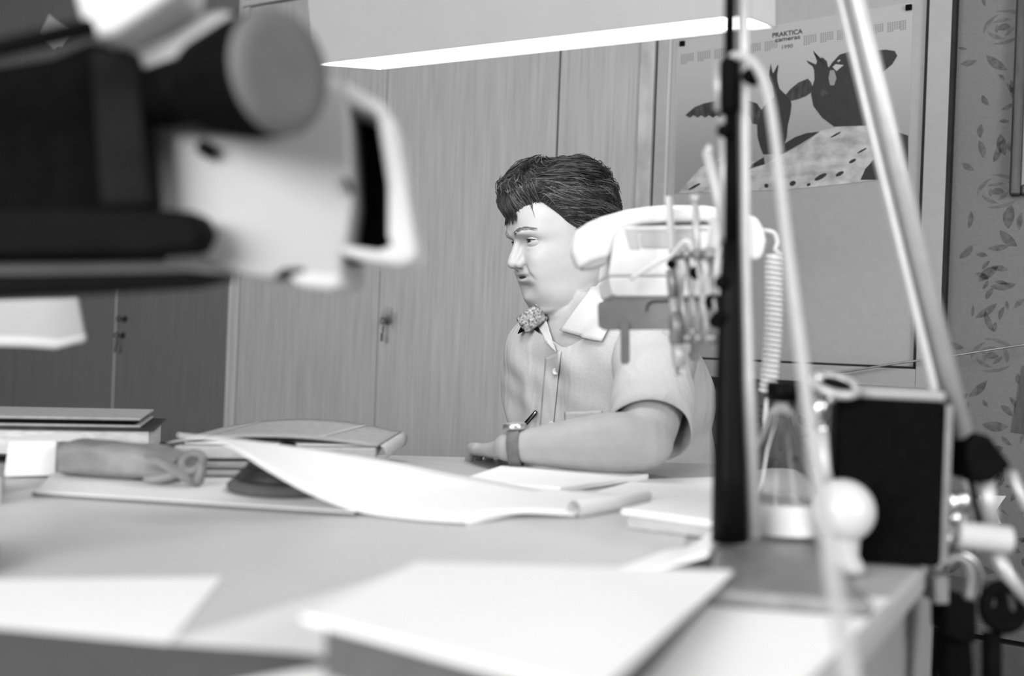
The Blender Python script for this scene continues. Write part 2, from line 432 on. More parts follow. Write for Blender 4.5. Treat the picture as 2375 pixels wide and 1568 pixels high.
obj('carcass', G().rbox(u_l2 - .60, u_m - .002, D0 + .021, 2.80, .0, 2.25), M['gap'], cb)
obj('side_stile', G().rbox(u_m - .022, u_m - .002, D0 - .002, D0 + .02, .02, 2.25), M['wood_trim'], cb, bevel=.002)
obj('centre_stile', G().rbox(u_l2 - .016, u_l2 + .012, D0 - .002, D0 + .02, .02, 2.25), M['darkwood'], cb, bevel=.002)
door(cb, u_l1 + .001, u_m - .025, .085, 2.245, M['darkwood'])
door(cb, u_l2 + .015, u_l1 - .002, .085, 2.245, M['darkwood'])
door(cb, u_l2 - .60, u_l2 - .019, .085, 2.245, M['darkwood'])
obj('edge_strip', G().rbox(u_l1 - .0035, u_l1 + .0005, D0 - .003, D0 + .018, .085, 2.245), M['wood_trim'], cb)
key(cb, 291, 740, M['gap'], ring=False); key(cb, 286, 778, M['gap'])
# post between wardrobe and the wall panel
u_q0, u_q1 = ux(1468), ux(1503)
struct('trim_1', G().rbox(u_q0 + .001, u_q1, D0 - .008, 2.80, 0, 2.2), M['post'], bevel=.004)
# framed panel that carries the calendar
uA, uB, uC, uD = ux(1505), ux(1531), ux(2133), ux(2186)
zb_in = onplane(1900, 846, D0)[1]; zb_out = onplane(1900, 888, D0)[1]
pn = thing('wall_panel', 'pale painted panel door with narrow raised frame under the calendar', 'panel', R((uA + uD) / 2, D0 + .04, zb_out), -TH)
obj('board', G().rbox(uA + .003, uD, D0 + .012, DW - .001, zb_out, 2.2), M['panel'], pn)
obj('stile', G().rbox(uA + .003, uB, D0, D0 + .012, zb_out, 2.2), M['panel'], pn, bevel=.002)
obj('stile', G().rbox(uC, uD, D0, D0 + .012, zb_out, 2.2), M['panel'], pn, bevel=.002)
obj('rail', G().rbox(uB, uC, D0, D0 + .012, zb_out, zb_in), M['panel'], pn, bevel=.002)
obj('bead', G().rbox(uB, uB + .008, D0 + .004, D0 + .012, zb_in, 2.2), M['wood_trim'], pn)
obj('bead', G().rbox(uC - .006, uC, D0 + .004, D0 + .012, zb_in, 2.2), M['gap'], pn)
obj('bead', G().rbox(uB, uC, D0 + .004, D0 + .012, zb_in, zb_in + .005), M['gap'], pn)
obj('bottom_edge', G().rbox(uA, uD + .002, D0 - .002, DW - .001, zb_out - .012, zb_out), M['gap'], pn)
obj('side_strip', G().rbox(uD, uD + .008, D0 + .004, DW - .001, zb_out, 2.2), M['gap'], pn)  # dark colour paints the shadow line right of the panel

# ------------------------------------------------------------------ calendar poster
DP = D0 + .0115
def z5(x, y): return (1500 + x / 2.704, y / 2.704)
def pw(x, y, D=DP): return onplane(*z5(x, y), D)
def pprint(name, pts, m, lift, parent, **k):
    v = DP - .0007 - lift
    q = [pw(x, y, v) for x, y in pts]
    g = G(); g.prism([R(a, v, b) for a, b in q], VV * .0002)
    return obj(name, g, m, parent, **k)
pc = pw(900, 700)
po = thing('calendar_poster', 'wall calendar with two black birds on a pale rock under rows of dates', 'calendar', R(pc[0], DP, pw(900, 1200)[1]), -TH)
sheetpts = [(190, 262), (1672, 12), (1640, 1118), (172, 1218)]
q = [pw(x, y) for x, y in sheetpts]
obj('sheet', G().prism([R(a, DP - .0006, b) for a, b in q], VV * .0005), M['poster'], po)
pprint('printed_sky', [(196, 330), (1668, 100), (1638, 1085), (1455, 1130), (880, 1190), (174, 1214)], M['skygrad'], .0003, po)
pprint('printed_rock', [(200, 1212), (250, 1150), (340, 1050), (480, 985), (620, 1000), (740, 1030), (860, 965), (1000, 895), (1090, 820), (1220, 790), (1400, 785), (1500, 800), (1570, 830), (1640, 850), (1638, 1085), (1455, 1130), (880, 1190)], M['rock'], .0006, po)
pprint('printed_shade', [(1570, 828), (1640, 850), (1638, 1080), (1585, 1000)], M['posterink'], .0009, po)
pprint('printed_shade', [(1340, 1128), (1370, 1060), (1425, 1000), (1455, 1128)], M['posterink'], .0009, po)
pprint('printed_shade', [(865, 900), (930, 860), (1000, 835), (1085, 825), (1040, 855), (960, 905), (850, 965)], M['posterink'], .0009, po)
pprint('printed_shade', [(620, 1070), (660, 1030), (735, 985), (740, 1030), (690, 1045)], M['posterink'], .0009, po)
for (x, y, a, b) in ((915, 1150, 22, 16), (1015, 1158, 14, 9), (1090, 1110, 45, 14), (1210, 1090, 30, 12), (750, 1165, 14, 14), (1185, 845, 40, 6), (1350, 945, 36, 6), (300, 1170, 45, 8), (1290, 1010, 26, 10)):
    t = -.5
    pprint('printed_shade', [(x + math.cos(k) * a * math.cos(t) - math.sin(k) * b * math.sin(t), y + math.cos(k) * a * math.sin(t) + math.sin(k) * b * math.cos(t)) for k in [i * math.pi / 4 for i in range(8)]], M['posterink'], .0009, po)
birdA = [(778, 398), (786, 440), (792, 462), (822, 405), (826, 415), (818, 470), (820, 510), (832, 555), (865, 588), (900, 610), (908, 660), (900, 720), (884, 790), (878, 860), (862, 905), (850, 965), (730, 968), (712, 920), (695, 860), (692, 780), (710, 700), (760, 640), (798, 610), (790, 540), (772, 500), (766, 470)]
pprint('printed_bird', birdA, M['posterink'], .0012, po)
pprint('printed_wing', [(868, 598), (900, 560), (950, 518), (1010, 493), (1030, 515), (1042, 552), (1030, 580), (1000, 602), (950, 622), (905, 632)], M['feather'], .0014, po)
wingL = [(242, 722), (300, 672), (360, 648), (430, 634), (560, 628), (640, 632), (690, 648), (720, 690), (695, 780), (660, 775), (650, 745)]
wingL += [(630 - k * 24, 738 if k % 2 else 722) for k in range(16)]
pprint('printed_wing', wingL, M['feather'], .0014, po)
birdB = [(1044, 317), (1052, 345), (1076, 364), (1105, 361), (1130, 385), (1138, 430), (1160, 396), (1210, 342), (1280, 322), (1420, 318), (1500, 311), (1556, 320), (1571, 350), (1540, 402), (1480, 452), (1445, 510), (1425, 600), (1400, 700), (1380, 787), (1175, 794), (1100, 738), (1045, 665), (1030, 590), (1040, 540), (1052, 500), (1050, 440), (1040, 415), (1015, 398), (1000, 377), (1050, 400), (1062, 404), (1068, 385)]
pprint('printed_bird', birdB, M['posterink'], .0012, po)
pprint('printed_feather', [(1165, 420), (1185, 402), (1235, 408), (1190, 446)], M['poster'], .0015, po)
pprint('printed_feather', [(1150, 440), (1175, 440), (1190, 490), (1175, 535), (1150, 535), (1140, 490)], M['postersky'], .0015, po)
pprint('printed_feather', [(1105, 560), (1130, 565), (1148, 580), (1100, 612), (1085, 590)], M['feather'], .0015, po)
pprint('printed_feather', [(1195, 380), (1212, 372), (1214, 382), (1198, 390)], M['poster'], .0016, po)
def hdr(t, off): # along the header line
    return (t, 345 - (t - 215) * .155 + off)
for bi, x0 in enumerate((215, 320, 425, 530, 635, 740, 985, 1090, 1195, 1300, 1405, 1510, 1590)):
    g = G(); v = DP - .0013
    for r in range(6):
        for c in range(6 if x0 != 1590 else 3):
            if r == 5 and c > 2: continue
            x, y = hdr(x0 + c * 14, r * 10.5)
            wd, hh = 8, 5.0
            q = [pw(x, y, v), pw(x + wd, y - wd * .155, v), pw(x + wd, y - wd * .155 + hh, v), pw(x, y + hh, v)]
            g.add([R(a, v, b) for a, b in q], [(0, 1, 2, 3)])
    obj('date_grid', g, M['postergrey'], po, kind='stuff')
def text(name, s, p0, p1, p2, m, parent, bold=.0):
    """letters spread on the parallelogram p0 (lower left) p1 (lower right) p2 (upper left), pixel coordinates of the poster crop"""
    cu = bpy.data.curves.new(name, 'FONT'); cu.body = s; cu.size = 1; cu.offset = bold
    to = bpy.data.objects.new(name, cu); COL.objects.link(to)
    dg = bpy.context.evaluated_depsgraph_get(); me = bpy.data.meshes.new_from_object(to.evaluated_get(dg))
    bpy.data.objects.remove(to); bpy.data.curves.remove(cu)
    xs = [q.co.x for q in me.vertices]; ys = [q.co.y for q in me.vertices]
    x0, x1, y0, y1 = min(xs), max(xs), 0.0, max(ys)
    v = DP - .0014
    A, B, C_ = [V3(R(*(lambda q: (q[0], v, q[1]))(pw(x, y, v)))) for x, y in (p0, p1, p2)]
    g = G(); g.add([A + (B - A) * ((q.co.x - x0) / (x1 - x0)) + (C_ - A) * ((q.co.y - y0) / (y1 - y0)) for q in me.vertices], [tuple(p.vertices) for p in me.polygons])
    bpy.data.meshes.remove(me)
    return obj(name, g, m, parent)
text('brand_lettering', 'PRAKTICA', (788, 236), (978, 209), (788, 207), M['posterink'], po, .02)
text('brand_lettering', 'cameras', (806, 264), (962, 242), (806, 246), M['posterink'], po, .02)
text('year_lettering', '1990', (848, 308), (916, 298), (848, 284), M['postergrey'], po, .022)
for x, y in ((226, 276), (1645, 50)):
    a, b = pw(x, y)
    obj('pin', G().box(R(a, DP - .004, b), .013, .007, .012, U, VV), M['black'], po, bevel=.001)

# picture frame and paper scraps on the wallpaper
pf = thing('picture_frame', 'dark wooden picture frame cut off by the right edge', 'picture', R(ux(2345, DW), DW, onplane(2345, 455, DW)[1]), -TH)
fu0, fz0 = onplane(2342, 456, DW); fz1 = onplane(2345, -30, DW)[1] + .06; fu1 = fu0 + .42
obj('mount', G().rbox(fu0 + .01, fu1 - .01, DW - .012, DW - .001, fz0 + .01, fz1 - .01), M['mount'], pf)
for a, b, c, d in ((fu0, fu0 + .022, fz0, fz1), (fu1 - .022, fu1, fz0, fz1), (fu0 + .022, fu1 - .022, fz0, fz0 + .022), (fu0 + .022, fu1 - .022, fz1 - .022, fz1)):
    obj('moulding', G().rbox(a, b, DW - .024, DW - .001, c, d), M['frame'], pf, bevel=.005)
def wallcard(name, poly, m, label, cat, thick=.002):
    q = [onplane(x, y, DW) for x, y in poly]
    o = obj(name, G().prism([R(a, DW - thick - .001, b) for a, b in q], VV * thick), m)
    tag(o, label, cat); return o
wallcard('pennant', [(2372, 848), (2460, 850), (2440, 1012), (2346, 1002)], M['frame'], 'dark pennant hanging on the wallpaper at the right edge', 'pennant')
wallcard('paper_scrap', [(2270, 1148), (2334, 1150), (2308, 1186), (2322, 1215), (2270, 1212)], M['paper2'], 'pale notched paper scrap on the wallpaper behind the lamp arm', 'paper')
# thin wire running along the wall
pts = []
for px, py in ((1885, 872), (1960, 862), (2080, 843), (2200, 827), (2300, 811), (2440, 790)):
    a, b = onplane(px, py, D0 - .03); pts.append(R(a, D0 - .03, b))
a, b = onplane(1880, 890, D0 - .004); pts.insert(0, R(a, D0 - .004, b))
g = G(); g.tube(pts, .0022, 6)
pts2 = [p + V3((0, 0, -.004)) for p in pts]
tag(obj('wire', g, M['steel'], smooth=True), 'thin wire strung along the wall below the calendar panel', 'wire')

# torn paper diamonds on the dark wall top left
def planecard(name, poly, D, m, label, cat):
    q = [onplane(x, y, D) for x, y in poly]
    o = obj(name, G().prism([R(a, D - .002, b) for a, b in q], VV * .0015), m); tag(o, label, cat); return o
planecard('torn_label', [(115, 32), (132, 48), (162, 70), (160, 82), (142, 110), (138, 104), (126, 114), (94, 80), (104, 58)], D0 if True else 0, M['tape'], 'torn pale diamond label stuck high on the dark cabinet', 'label')

# ------------------------------------------------------------------ desks
UE = -.14                      # right end of the near desk
def desk(name, label, u0, u1, v0, v1, side):
    d = thing(name, label, 'desk', R((u0 + u1) / 2, (v0 + v1) / 2, 0), -TH)
    obj('desktop', G().rbox(u0, u1, v0, v1, TABLE - .028, TABLE), M['desk'], d, bevel=.006, seg=3)
    obj('side_panel', G().rbox(u1 - .045, u1 - .02, v0 + .03, v1 - .03, 0, TABLE - .0285), M['deskside'], d)
    obj('side_panel', G().rbox(u0 + .02, u0 + .045, v0 + .03, v1 - .03, 0, TABLE - .0285), M['deskside'], d)
    obj('back_panel', G().rbox(u0 + .046, u1 - .046, v1 - .25, v1 - .23, .25, TABLE - .0285), M['deskside'], d)
    return d
d = thing('desk', 'wooden desk with papers, nearest to the lamp clamp', 'desk', R(-.58, .6, 0), -TH)
dp_ = [R(-1.02, .04, 0), R(UE, .04, 0), R(UE, 1.50, 0), V3((.50, 1.665, 0)), V3((-.20, 1.60, 0)), R(-1.02, 1.235, 0)]
obj('desktop', G().prism([p + ZZ * (TABLE - .028) for p in dp_], (0, 0, .028)), M['desk'], d, bevel=.006, seg=3)
for u_ in (UE - .045, -1.0):
    obj('side_panel', G().rbox(u_, u_ + .025, .07, 1.20, 0, TABLE - .0285), M['deskside'], d)
obj('back_panel', G().rbox(-.97, UE - .05, .90, .92, .25, TABLE - .0285), M['deskside'], d)
desk('desk', 'second wooden desk under the pencil case and books', -2.2, -1.022, .04, 1.02, False)
def lay(name, corners, m, label, cat, h=.0006, thick=.0005, nu=1, nv=1, curl=None, parent=None):
    """sheet lying on the desk: corners in pixels (a=0,b=0) (1,0) (1,1) (0,1)"""
    c = [tab(x, y, h) for x, y in corners]
    def fn(a, b):
        p = (c[0] * (1 - a) + c[1] * a) * (1 - b) + (c[3] * (1 - a) + c[2] * a) * b
        if curl: p = p + V3((0, 0, curl(a, b)))
        return p
    o = obj(name, G().sheet(fn, nu, nv, thick), m, parent, smooth=nu > 1)
    if label: tag(o, label, cat)
    return o
# big pale desk pad (rectangle turned 12 degrees)
n0 = tab(0, 1440); n1 = tab(830, 1532)
e = (n1 - n0); e.z = 0; e.normalize(); pe = V3((-e.y, e.x, 0))
A0 = n0 - e * .32; A1 = n0 + e * .42
padg = G().prism([V3((p.x, p.y, TABLE + .0004)) for p in (A0, A1, A1 + pe * .72, A0 + pe * .72)], (0, 0, .0012))
tag(obj('desk_pad', padg, M['pad']), 'large pale desk pad lying under all the papers', 'desk pad')
PH = .0018
lay('dark_folder', [(-80, 1640), (900, 1700), (840, 1534), (-80, 1431)], M['darkcard'], 'dark grey folder in the lower left corner', 'folder', PH + .0002, .0002)
lay('paper_sheet', [(-60, 1450), (392, 1492), (515, 1338), (-60, 1345)], M['paper'], 'loose white sheet in the lower left corner of the desk', 'paper', PH + .0006, .0005)
lay('paper_sheet', [(385, 1490), (1180, 1545), (1400, 1330), (985, 1306)], M['paper2'], 'white sheet under the front paper stack', 'paper', PH + .0006, .0005)
lay('paper_sheet', [(470, 1600), (1500, 1700), (1500, 1500), (830, 1528)], M['paper'], 'white sheet at the very front of the desk', 'paper', PH + .0012, .0005)
# tilted stack in the front
def slab(name, corners, hb, ht, m, label, cat, edge=None, tilt=0.0, parent=None, bev=.001):
    b = [tab(x, y, ht) for x, y in corners]
    g = G(); low = [V3((p.x, p.y, TABLE + hb)) for p in b]
    g.hexa(low, b)
    o = obj(name, g, m, parent, bevel=bev, seg=1)
    if label: tag(o, label, cat)
    return o
st = thing('paper_stack', 'thick white paper stack in the blurred foreground', 'paper stack', tab(1200, 1440))
ca = [tab(698, 1426, .040), tab(1380, 1605, .040), tab(1700, 1322, .024), tab(965, 1303, .028)]
g = G(); g.hexa([V3((p.x, p.y, p.z - .004)) for p in ca], ca); obj('top_sheets', g, M['paper'], st, bevel=.0015, seg=2)
cen = sum(ca, V3()) / 4
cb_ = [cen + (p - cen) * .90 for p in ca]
g = G(); g.hexa([V3((p.x, p.y, TABLE + PH + .003)) for p in cb_], [V3((p.x, p.y, q.z - .0045)) for p, q in zip(cb_, ca)]); obj('lower_sheets', g, M['darkcard'], st, bevel=.001, seg=1)  # dark colour stands in for the shadow under the top sheets
lay('paper_sheet', [(1330, 1600), (1850, 1600), (2065, 1388), (1690, 1358)], M['paper'], 'white sheet at the right end of the desk beside the cable', 'paper', PH + .0018, .0006)
# curled corner by the column foot
def curlfn(a, b):
    c = [tab(1425, 1325, PH), tab(1640, 1335, PH), tab(1668, 1262, PH), tab(1560, 1275, PH)]
    p = (c[0] * (1 - a) + c[1] * a) * (1 - b) + (c[3] * (1 - a) + c[2] * a) * b
    return p + V3((0, 0, .002 + .026 * max(0, a - .35) ** 1.3 * (1 + b * .3)))
tag(obj('curled_paper', G().sheet(curlfn, 16, 6, .0006), M['paper'], smooth=True), 'curled white page against the foot of the black column', 'paper')

# papers in the middle of the desk
def curve3(pts, t):
    n = len(pts) - 1; f = min(max(t, 0), 1) * n; i = min(int(f), n - 1); k = f - i
    P = [pts[max(i - 1, 0)], pts[i], pts[i + 1], pts[min(i + 2, n)]]
    return tuple(.5 * ((2 * P[1][j]) + (-P[0][j] + P[2][j]) * k + (2 * P[0][j] - 5 * P[1][j] + 4 * P[2][j] - P[3][j]) * k * k + (-P[0][j] + 3 * P[1][j] - 3 * P[2][j] + P[3][j]) * k ** 3) for j in range(len(pts[0])))
# front edge and back edge of the big lifted page: (px, py, depth)
fe = [(412, 1010, 1.03), (520, 1030, 1.02), (620, 1090, 1.02), (720, 1145, 1.03), (830, 1185, 1.045), (960, 1203, None), (1080, 1211, None)]
be = [(412, 1006, 1.03), (560, 1019, 1.10), (760, 1046, 1.18), (900, 1068, 1.24), (1050, 1098, 1.29), (1250, 1135, None), (1400, 1160, None)]
def p3(q): return tab(q[0], q[1], .006) if q[2] is None else at(*q)
F3 = [tuple(p3(q)) for q in fe]; B3 = [tuple(p3(q)) for q in be]
def pagefn(a, b):
    return V3(curve3(F3, a)) * (1 - b) + V3(curve3(B3, a)) * b
pg = thing('open_booklet', 'large white page curling up from the middle of the desk', 'paper', tab(1000, 1190))
obj('lifted_page', G().sheet(pagefn, 40, 8, .0006), M['paper'], pg, smooth=True)
lay('flat_pages', [(1082, 1210), (1300, 1165), (1440, 1150), (1100, 1120)][0:4], M['paper'], None, None, PH + .004, .0035, parent=pg)
lay('paper_sheet', [(1040, 1200), (1330, 1196), (1500, 1150), (1240, 1135)], M['paper'], 'white sheet tucked beside the curling page', 'paper', PH + .003, .0008, 12, 4, lambda a, b: .004 * math.sin(a * 3.1) * (1 - b))
lay('paper_sheet', [(1290, 1168), (1660, 1160), (1660, 1106), (1480, 1112)], M['paper'], 'white sheet between the man\'s elbow and the black column', 'paper', PH + .0004, .0004)
# rolled sheet
g = G(); g.tube([tab(1330, 1182, .010), tab(1420, 1168, .010), tab(1498, 1150, .009)], [.010, .009, .008], 16, False)
tag(obj('rolled_paper', g, M['paper'], smooth=True), 'white paper roll lying before the man\'s papers', 'paper roll')
# papers under the arm
mp = thing('writing_pad', 'white note sheets under the man\'s forearm', 'paper pad', tab(1270, 1110))
slab('pages', [(1062, 1113), (1300, 1130), (1505, 1099), (1165, 1079)], .0012, .009, M['paper'], None, None, parent=mp)
slab('lower_pages', [(1080, 1117), (1330, 1140), (1556, 1107), (1420, 1085)], .0006, .0010, M['card'], None, None, parent=mp, bev=0)
ps = thing('paper_stack', 'stack of white paper left of the black column', 'paper stack', tab(1560, 1200))
slab('top_sheets', [(1440, 1180), (1700, 1215), (1720, 1160), (1560, 1150)], .014, .020, M['paper'], None, None, parent=ps)
slab('lower_sheets', [(1455, 1200), (1700, 1228), (1715, 1172), (1570, 1160)], .0022, .0138, M['card2'], None, None, parent=ps)
# blotter board edge
ff = thing('folder', 'flat pale folder beneath the grey pencil case', 'folder', tab(450, 1150))
slab('back_cover', [(75, 1144), (822, 1192), (900, 1122), (120, 1097)], .0018, .0048, M['darkcard'], None, None, parent=ff, bev=.0003)
slab('front_cover', [(79, 1140), (822, 1187), (900, 1119), (124, 1094)], .0049, .0066, M['paper2'], None, None, parent=ff, bev=.0003)
# stack of folders at the back
fs = thing('folder_stack', 'stack of grey cardboard folders behind the lifted page', 'folders', tab(650, 1100))
def fold(name, c, h0, h1, m, parent, **k):
    p = [tab(x, y, h1) for x, y in c]
    g = G(); g.hexa([V3((q.x, q.y, TABLE + h0)) for q in p], p); return obj(name, g, m, parent, bevel=.0015, seg=1, **k)
def fr(c0, c1, dpt, skew, h0, h1, m, name='folder'):
    """folder whose visible front edge runs between two desk pixels"""
    a = tab(*c0); b = tab(*c1); e_ = (b - a).normalized(); n_ = V3((-e_.y, e_.x, 0))
    q = [a, b, b + n_ * dpt + e_ * skew, a + n_ * dpt + e_ * skew]
    g = G(); g.hexa([V3((p.x, p.y, TABLE + h0)) for p in q], [V3((p.x, p.y, TABLE + h1)) for p in q])
    return obj(name, g, m, fs, bevel=.0012, seg=1)
fr((420, 1120), (870, 1120), .14, .02, .0085, .0145, M['card2'])
fr((425, 1117), (860, 1117), .15, .02, .0165, .0235, M['card'])
fr((400, 1113), (868, 1114), .16, .03, .0270, .0420, M['card2'])
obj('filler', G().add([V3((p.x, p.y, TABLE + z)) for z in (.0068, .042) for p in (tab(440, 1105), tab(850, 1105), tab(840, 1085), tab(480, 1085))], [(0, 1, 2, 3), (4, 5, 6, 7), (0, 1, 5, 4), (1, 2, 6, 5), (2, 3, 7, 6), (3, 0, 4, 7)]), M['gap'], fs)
# arched top cover with a rounded spine
a = tab(385, 1108); b = tab(872, 1112); e_ = (b - a); Lc = e_.length; e_.normalize(); n_ = V3((-e_.y, e_.x, 0))
def cover(s, t):
    z = .0455 + .010 * math.sin(math.pi * min(s * 1.05, 1)) ** .8
    return V3((a.x, a.y, TABLE)) + e_ * (Lc * (s * 1.0) + .05 * t) + n_ * (.20 * t) + V3((0, 0, z + .006 * t * math.sin(math.pi * s)))
obj('cover', G().sheet(cover, 24, 6, .002), M['card'], fs, smooth=True)
def spine(s, t):
    al = math.pi * s
    return V3((a.x, a.y, TABLE)) + e_ * (Lc + .05 * t + .004 + .007 * math.sin(al)) + n_ * (.20 * t) + V3((0, 0, .034 + .011 * math.cos(al)))
obj('spine', G().sheet(spine, 10, 4, .001), M['card2'], fs, smooth=True)
obj('pages', G().hexa([V3((a.x, a.y, TABLE + .0425)) + e_ * x + n_ * y for x, y in ((.02, .01), (Lc, .01), (Lc + .04, .18), (.05, .18))], [V3((a.x, a.y, TABLE + .0450)) + e_ * x + n_ * y for x, y in ((.02, .01), (Lc, .01), (Lc + .04, .18), (.05, .18))]), M['paper2'], fs)
for s0 in (.12, .70):
    def stripe(s, t, s0=s0): 
        p = cover(s0 + .02 * s + .10 * t, t * .9 + .05); return p + V3((0, 0, .0012))
    obj('cover_stripe', G().sheet(stripe, 3, 8, .0006), M['card2'], fs, smooth=True)
# dark stamp carousel under the lifted page
sr = thing('stamp_stand', 'small dark stepped stamp stand under the lifted page', 'stamp stand', tab(690, 1140))
c = tab(640, 1150, .0075); r0 = .056
obj('base', G().lathe([(r0 + .010, 0), (r0 + .012, .006), (r0 + .006, .012)], c + V3((0, .05, 0)), n=32), M['darkcard'], sr, smooth=True)
obj('tier', G().lathe([(r0, .012), (r0 + .002, .016), (r0 - .008, .026)], c + V3((0, .05, 0)), n=32), M['inkpad'], sr, smooth=True)
obj('tier', G().lathe([(r0 - .012, .026), (r0 - .010, .030), (r0 - .028, .041)], c + V3((0, .05, 0)), n=32), M['inkpad'], sr, smooth=True)
obj('knob', G().lathe([(.008, .040), (.007, .046), (.011, .050), (.009, .055), (.004, .057)], c + V3((0, .05, 0)), n=20), M['black'], sr, smooth=True)
# books at the far left
bk = thing('book', 'grey bound book on top of the pile at the far left', 'book', tab(150, 1060))
def book(root, x0, x1, yb, h0, h1, dp, mc, mpg):
    a = tab(x0, yb); b = tab(x1, yb + 3); e_ = (b - a).normalized(); n_ = V3((-e_.y, e_.x, 0))
    def quad(i, o_, z): return [V3((p.x, p.y, TABLE + z)) for p in (a + e_ * i + n_ * i, b - e_ * o_ + n_ * i, b - e_ * o_ + n_ * dp, a + e_ * i + n_ * dp)]
    t = .0035
    obj('cover', G().hexa(quad(0, 0, h1 - t), quad(0, 0, h1)), mc, root, bevel=.001, seg=1)
    obj('cover', G().hexa(quad(0, 0, h0), quad(0, 0, h0 + t)), mc, root, bevel=.001, seg=1)
    obj('pages', G().hexa(quad(.006, .008, h0 + t), quad(.006, .008, h1 - t)), mpg, root)
book(bk, -120, 322, 1074, .0505, .0640, .16, M['card'], M['black'])
bk = thing('book', 'dark book beneath the grey one at the far left', 'book', tab(150, 1070))
book(bk, -120, 355, 1076, .0100, .0500, .17, M['inkpad'], M['paperedge'])
# white card box at far left
bx = thing('paper_box', 'small white box at the left edge before the books', 'box', tab(60, 1108))
a = tab(8, 1110, .0); b = tab(128, 1108, .0); e_ = (b - a).normalized(); n_ = V3((-e_.y, e_.x, 0))
g = G(); g.hexa([a, b, b + n_ * .09 + e_ * .03, a + n_ * .09 + e_ * .03], [p + V3((0, 0, .043)) for p in (a + e_ * .004, b, b + n_ * .09 + e_ * .03, a + n_ * .09 + e_ * .03)])
for i in range(len(g.v)): g.v[i] = g.v[i] + V3((0, 0, .0022))
obj('carton', g, M['paper'], bx, bevel=.0015)
g = G(); p = [q + V3((0, 0, .0455)) for q in (a + e_ * -.012, b + e_ * .028, b + n_ * .05 + e_ * .05, a + n_ * .05)]
g.hexa(p, [q + V3((0, 0, .0010)) for q in p]); obj('flap', g, M['paper'], bx)
# grey card at the very left
tag(slab('card_box', [(-80, 1108), (5, 1108), (12, 1080), (-80, 1078)], .0022, .030, M['card'], None, None), 'grey carton end at the left border of the desk', 'box')
# pencil case: soft pouch gathered at one end
pcs = thing('pencil_case', 'soft grey leather pencil case with a looped toggle end', 'pencil case', tab(280, 1128))
a = tab(118, 1108, .007); b = tab(455, 1134, .007); e_ = (b - a).normalized(); n_ = V3((-e_.y, e_.x, 0)); Lp = (b - a).length
def pouch(s, th):
    x = -0.004 + Lp * .80 * s
    hw = .034 * (1 - .25 * s ** 3); hh = .0205 * (1 - .55 * max(0, s - .62) / .38 * .8)
    if s < .02: hw *= .93; hh *= .93
    c_, s_ = math.cos(th), math.sin(th)
    k = 4.5
    rr = (abs(c_) ** k + abs(s_) ** k) ** (-1 / k)
    y = .045 + hw * rr * c_; z = .0212 * (1 - .25 * max(0, s - .6)) + hh * rr * s_
    wob = .0014 * math.sin(7 * s + 2 * th) + .0009 * math.sin(15 * s - th * 3)
    if s_ < -.5: wob *= .1
    return V3((a.x, a.y, TABLE + .0068)) + e_ * x + n_ * (y + wob) + V3((0, 0, max(z + wob, .0004)))
g = G(); ns, nt_ = 36, 40
vs_ = [pouch(i / ns, 2 * math.pi * k / nt_) for i in range(ns + 1) for k in range(nt_)]
fs_ = [(i * nt_ + k, i * nt_ + (k + 1) % nt_, (i + 1) * nt_ + (k + 1) % nt_, (i + 1) * nt_ + k) for i in range(ns) for k in range(nt_)] + [tuple(range(nt_)), tuple(range(ns * nt_, (ns + 1) * nt_))]
g.add(vs_, fs_); obj('pouch', g, M['leather'], pcs, smooth=True, bevel=.002)
B0 = V3((a.x, a.y, TABLE + .0068))
def pt(x, y, z): return B0 + e_ * (Lp * x) + n_ * y + V3((0, 0, z))
g = G(); g.tube([pt(.60, .012, .034), pt(.74, .006, .028), pt(.84, .008, .018), pt(.92, .012, .010), pt(.94, .03, .003)], [.004, .010, .012, .013, .010], 12, True, None, [.003, .004, .005, .008, .003]); obj('flap', g, M['leather'], pcs, smooth=True, sub=1)
g = G(); g.tube([pt(.60, .010, .006), pt(.72, .004, .006), pt(.84, .008, .014), pt(.90, .012, .020)], [.004, .006, .007, .004], 12); obj('fold', g, M['leather'], pcs, smooth=True, sub=1)
g = G(); g.torus(pt(.90, .022, .027), .0125, .0055, V3((-.15, -.75, .65)), 28, 10); obj('loop', g, M['leather'], pcs, smooth=True)
g = G(); g.tube([pt(.96, .016, .030), pt(1.0, .016, .022), pt(.97, .014, .010), pt(.95, .02, .003)], [.004, .006, .007, .007], 12); obj('strap_end', g, M['leather'], pcs, smooth=True, sub=1)

# ------------------------------------------------------------------ black column stand
FP = tab(1722, 1262, .02)
cs = thing('column_stand', 'tall tapering black column on a wide grey foot plate', 'stand', V3((FP.x, FP.y, TABLE)))
dcol = FP.y
q = [tab(1640, 1362, .018), tab(2030, 1392, .018), tab(1900, 1262, .018), tab(1660, 1252, .018)]
g = G(); g.hexa([V3((p.x, p.y, TABLE + .0035)) for p in q], q); obj('foot_plate', g, M['steel'], cs, bevel=.006, seg=3)
def colpt(px, py): return at(px, py, dcol)
axis = [(1692, 1255, 42), (1691, 1100, 38), (1690, 900, 31), (1692, 700, 25), (1694, 560, 21)]
g = G(); g.tube([colpt(x, y) for x, y, r in axis], [r / FPX * dcol for x, y, r in axis], 32); obj('tapered_tube', g, M['blackgloss'], cs, smooth=True)
axis = [(1697, 562, 17), (1696, 260, 15)]
g = G(); g.tube([colpt(x, y) for x, y, r in axis], [r / FPX * dcol for x, y, r in axis], 24); obj('rod', g, M['black'], cs, smooth=True)
axis = [(1694, 262, 20), (1693, 250, 23), (1692, 150, 23), (1692, 138, 20)]
g = G(); g.tube([colpt(x, y) for x, y, r in axis], [r / FPX * dcol for x, y, r in axis], 24); obj('collar', g, M['black'], cs, smooth=True)
axis = [(1692, 140, 13), (1694, -60, 13), (1695, -250, 12)]
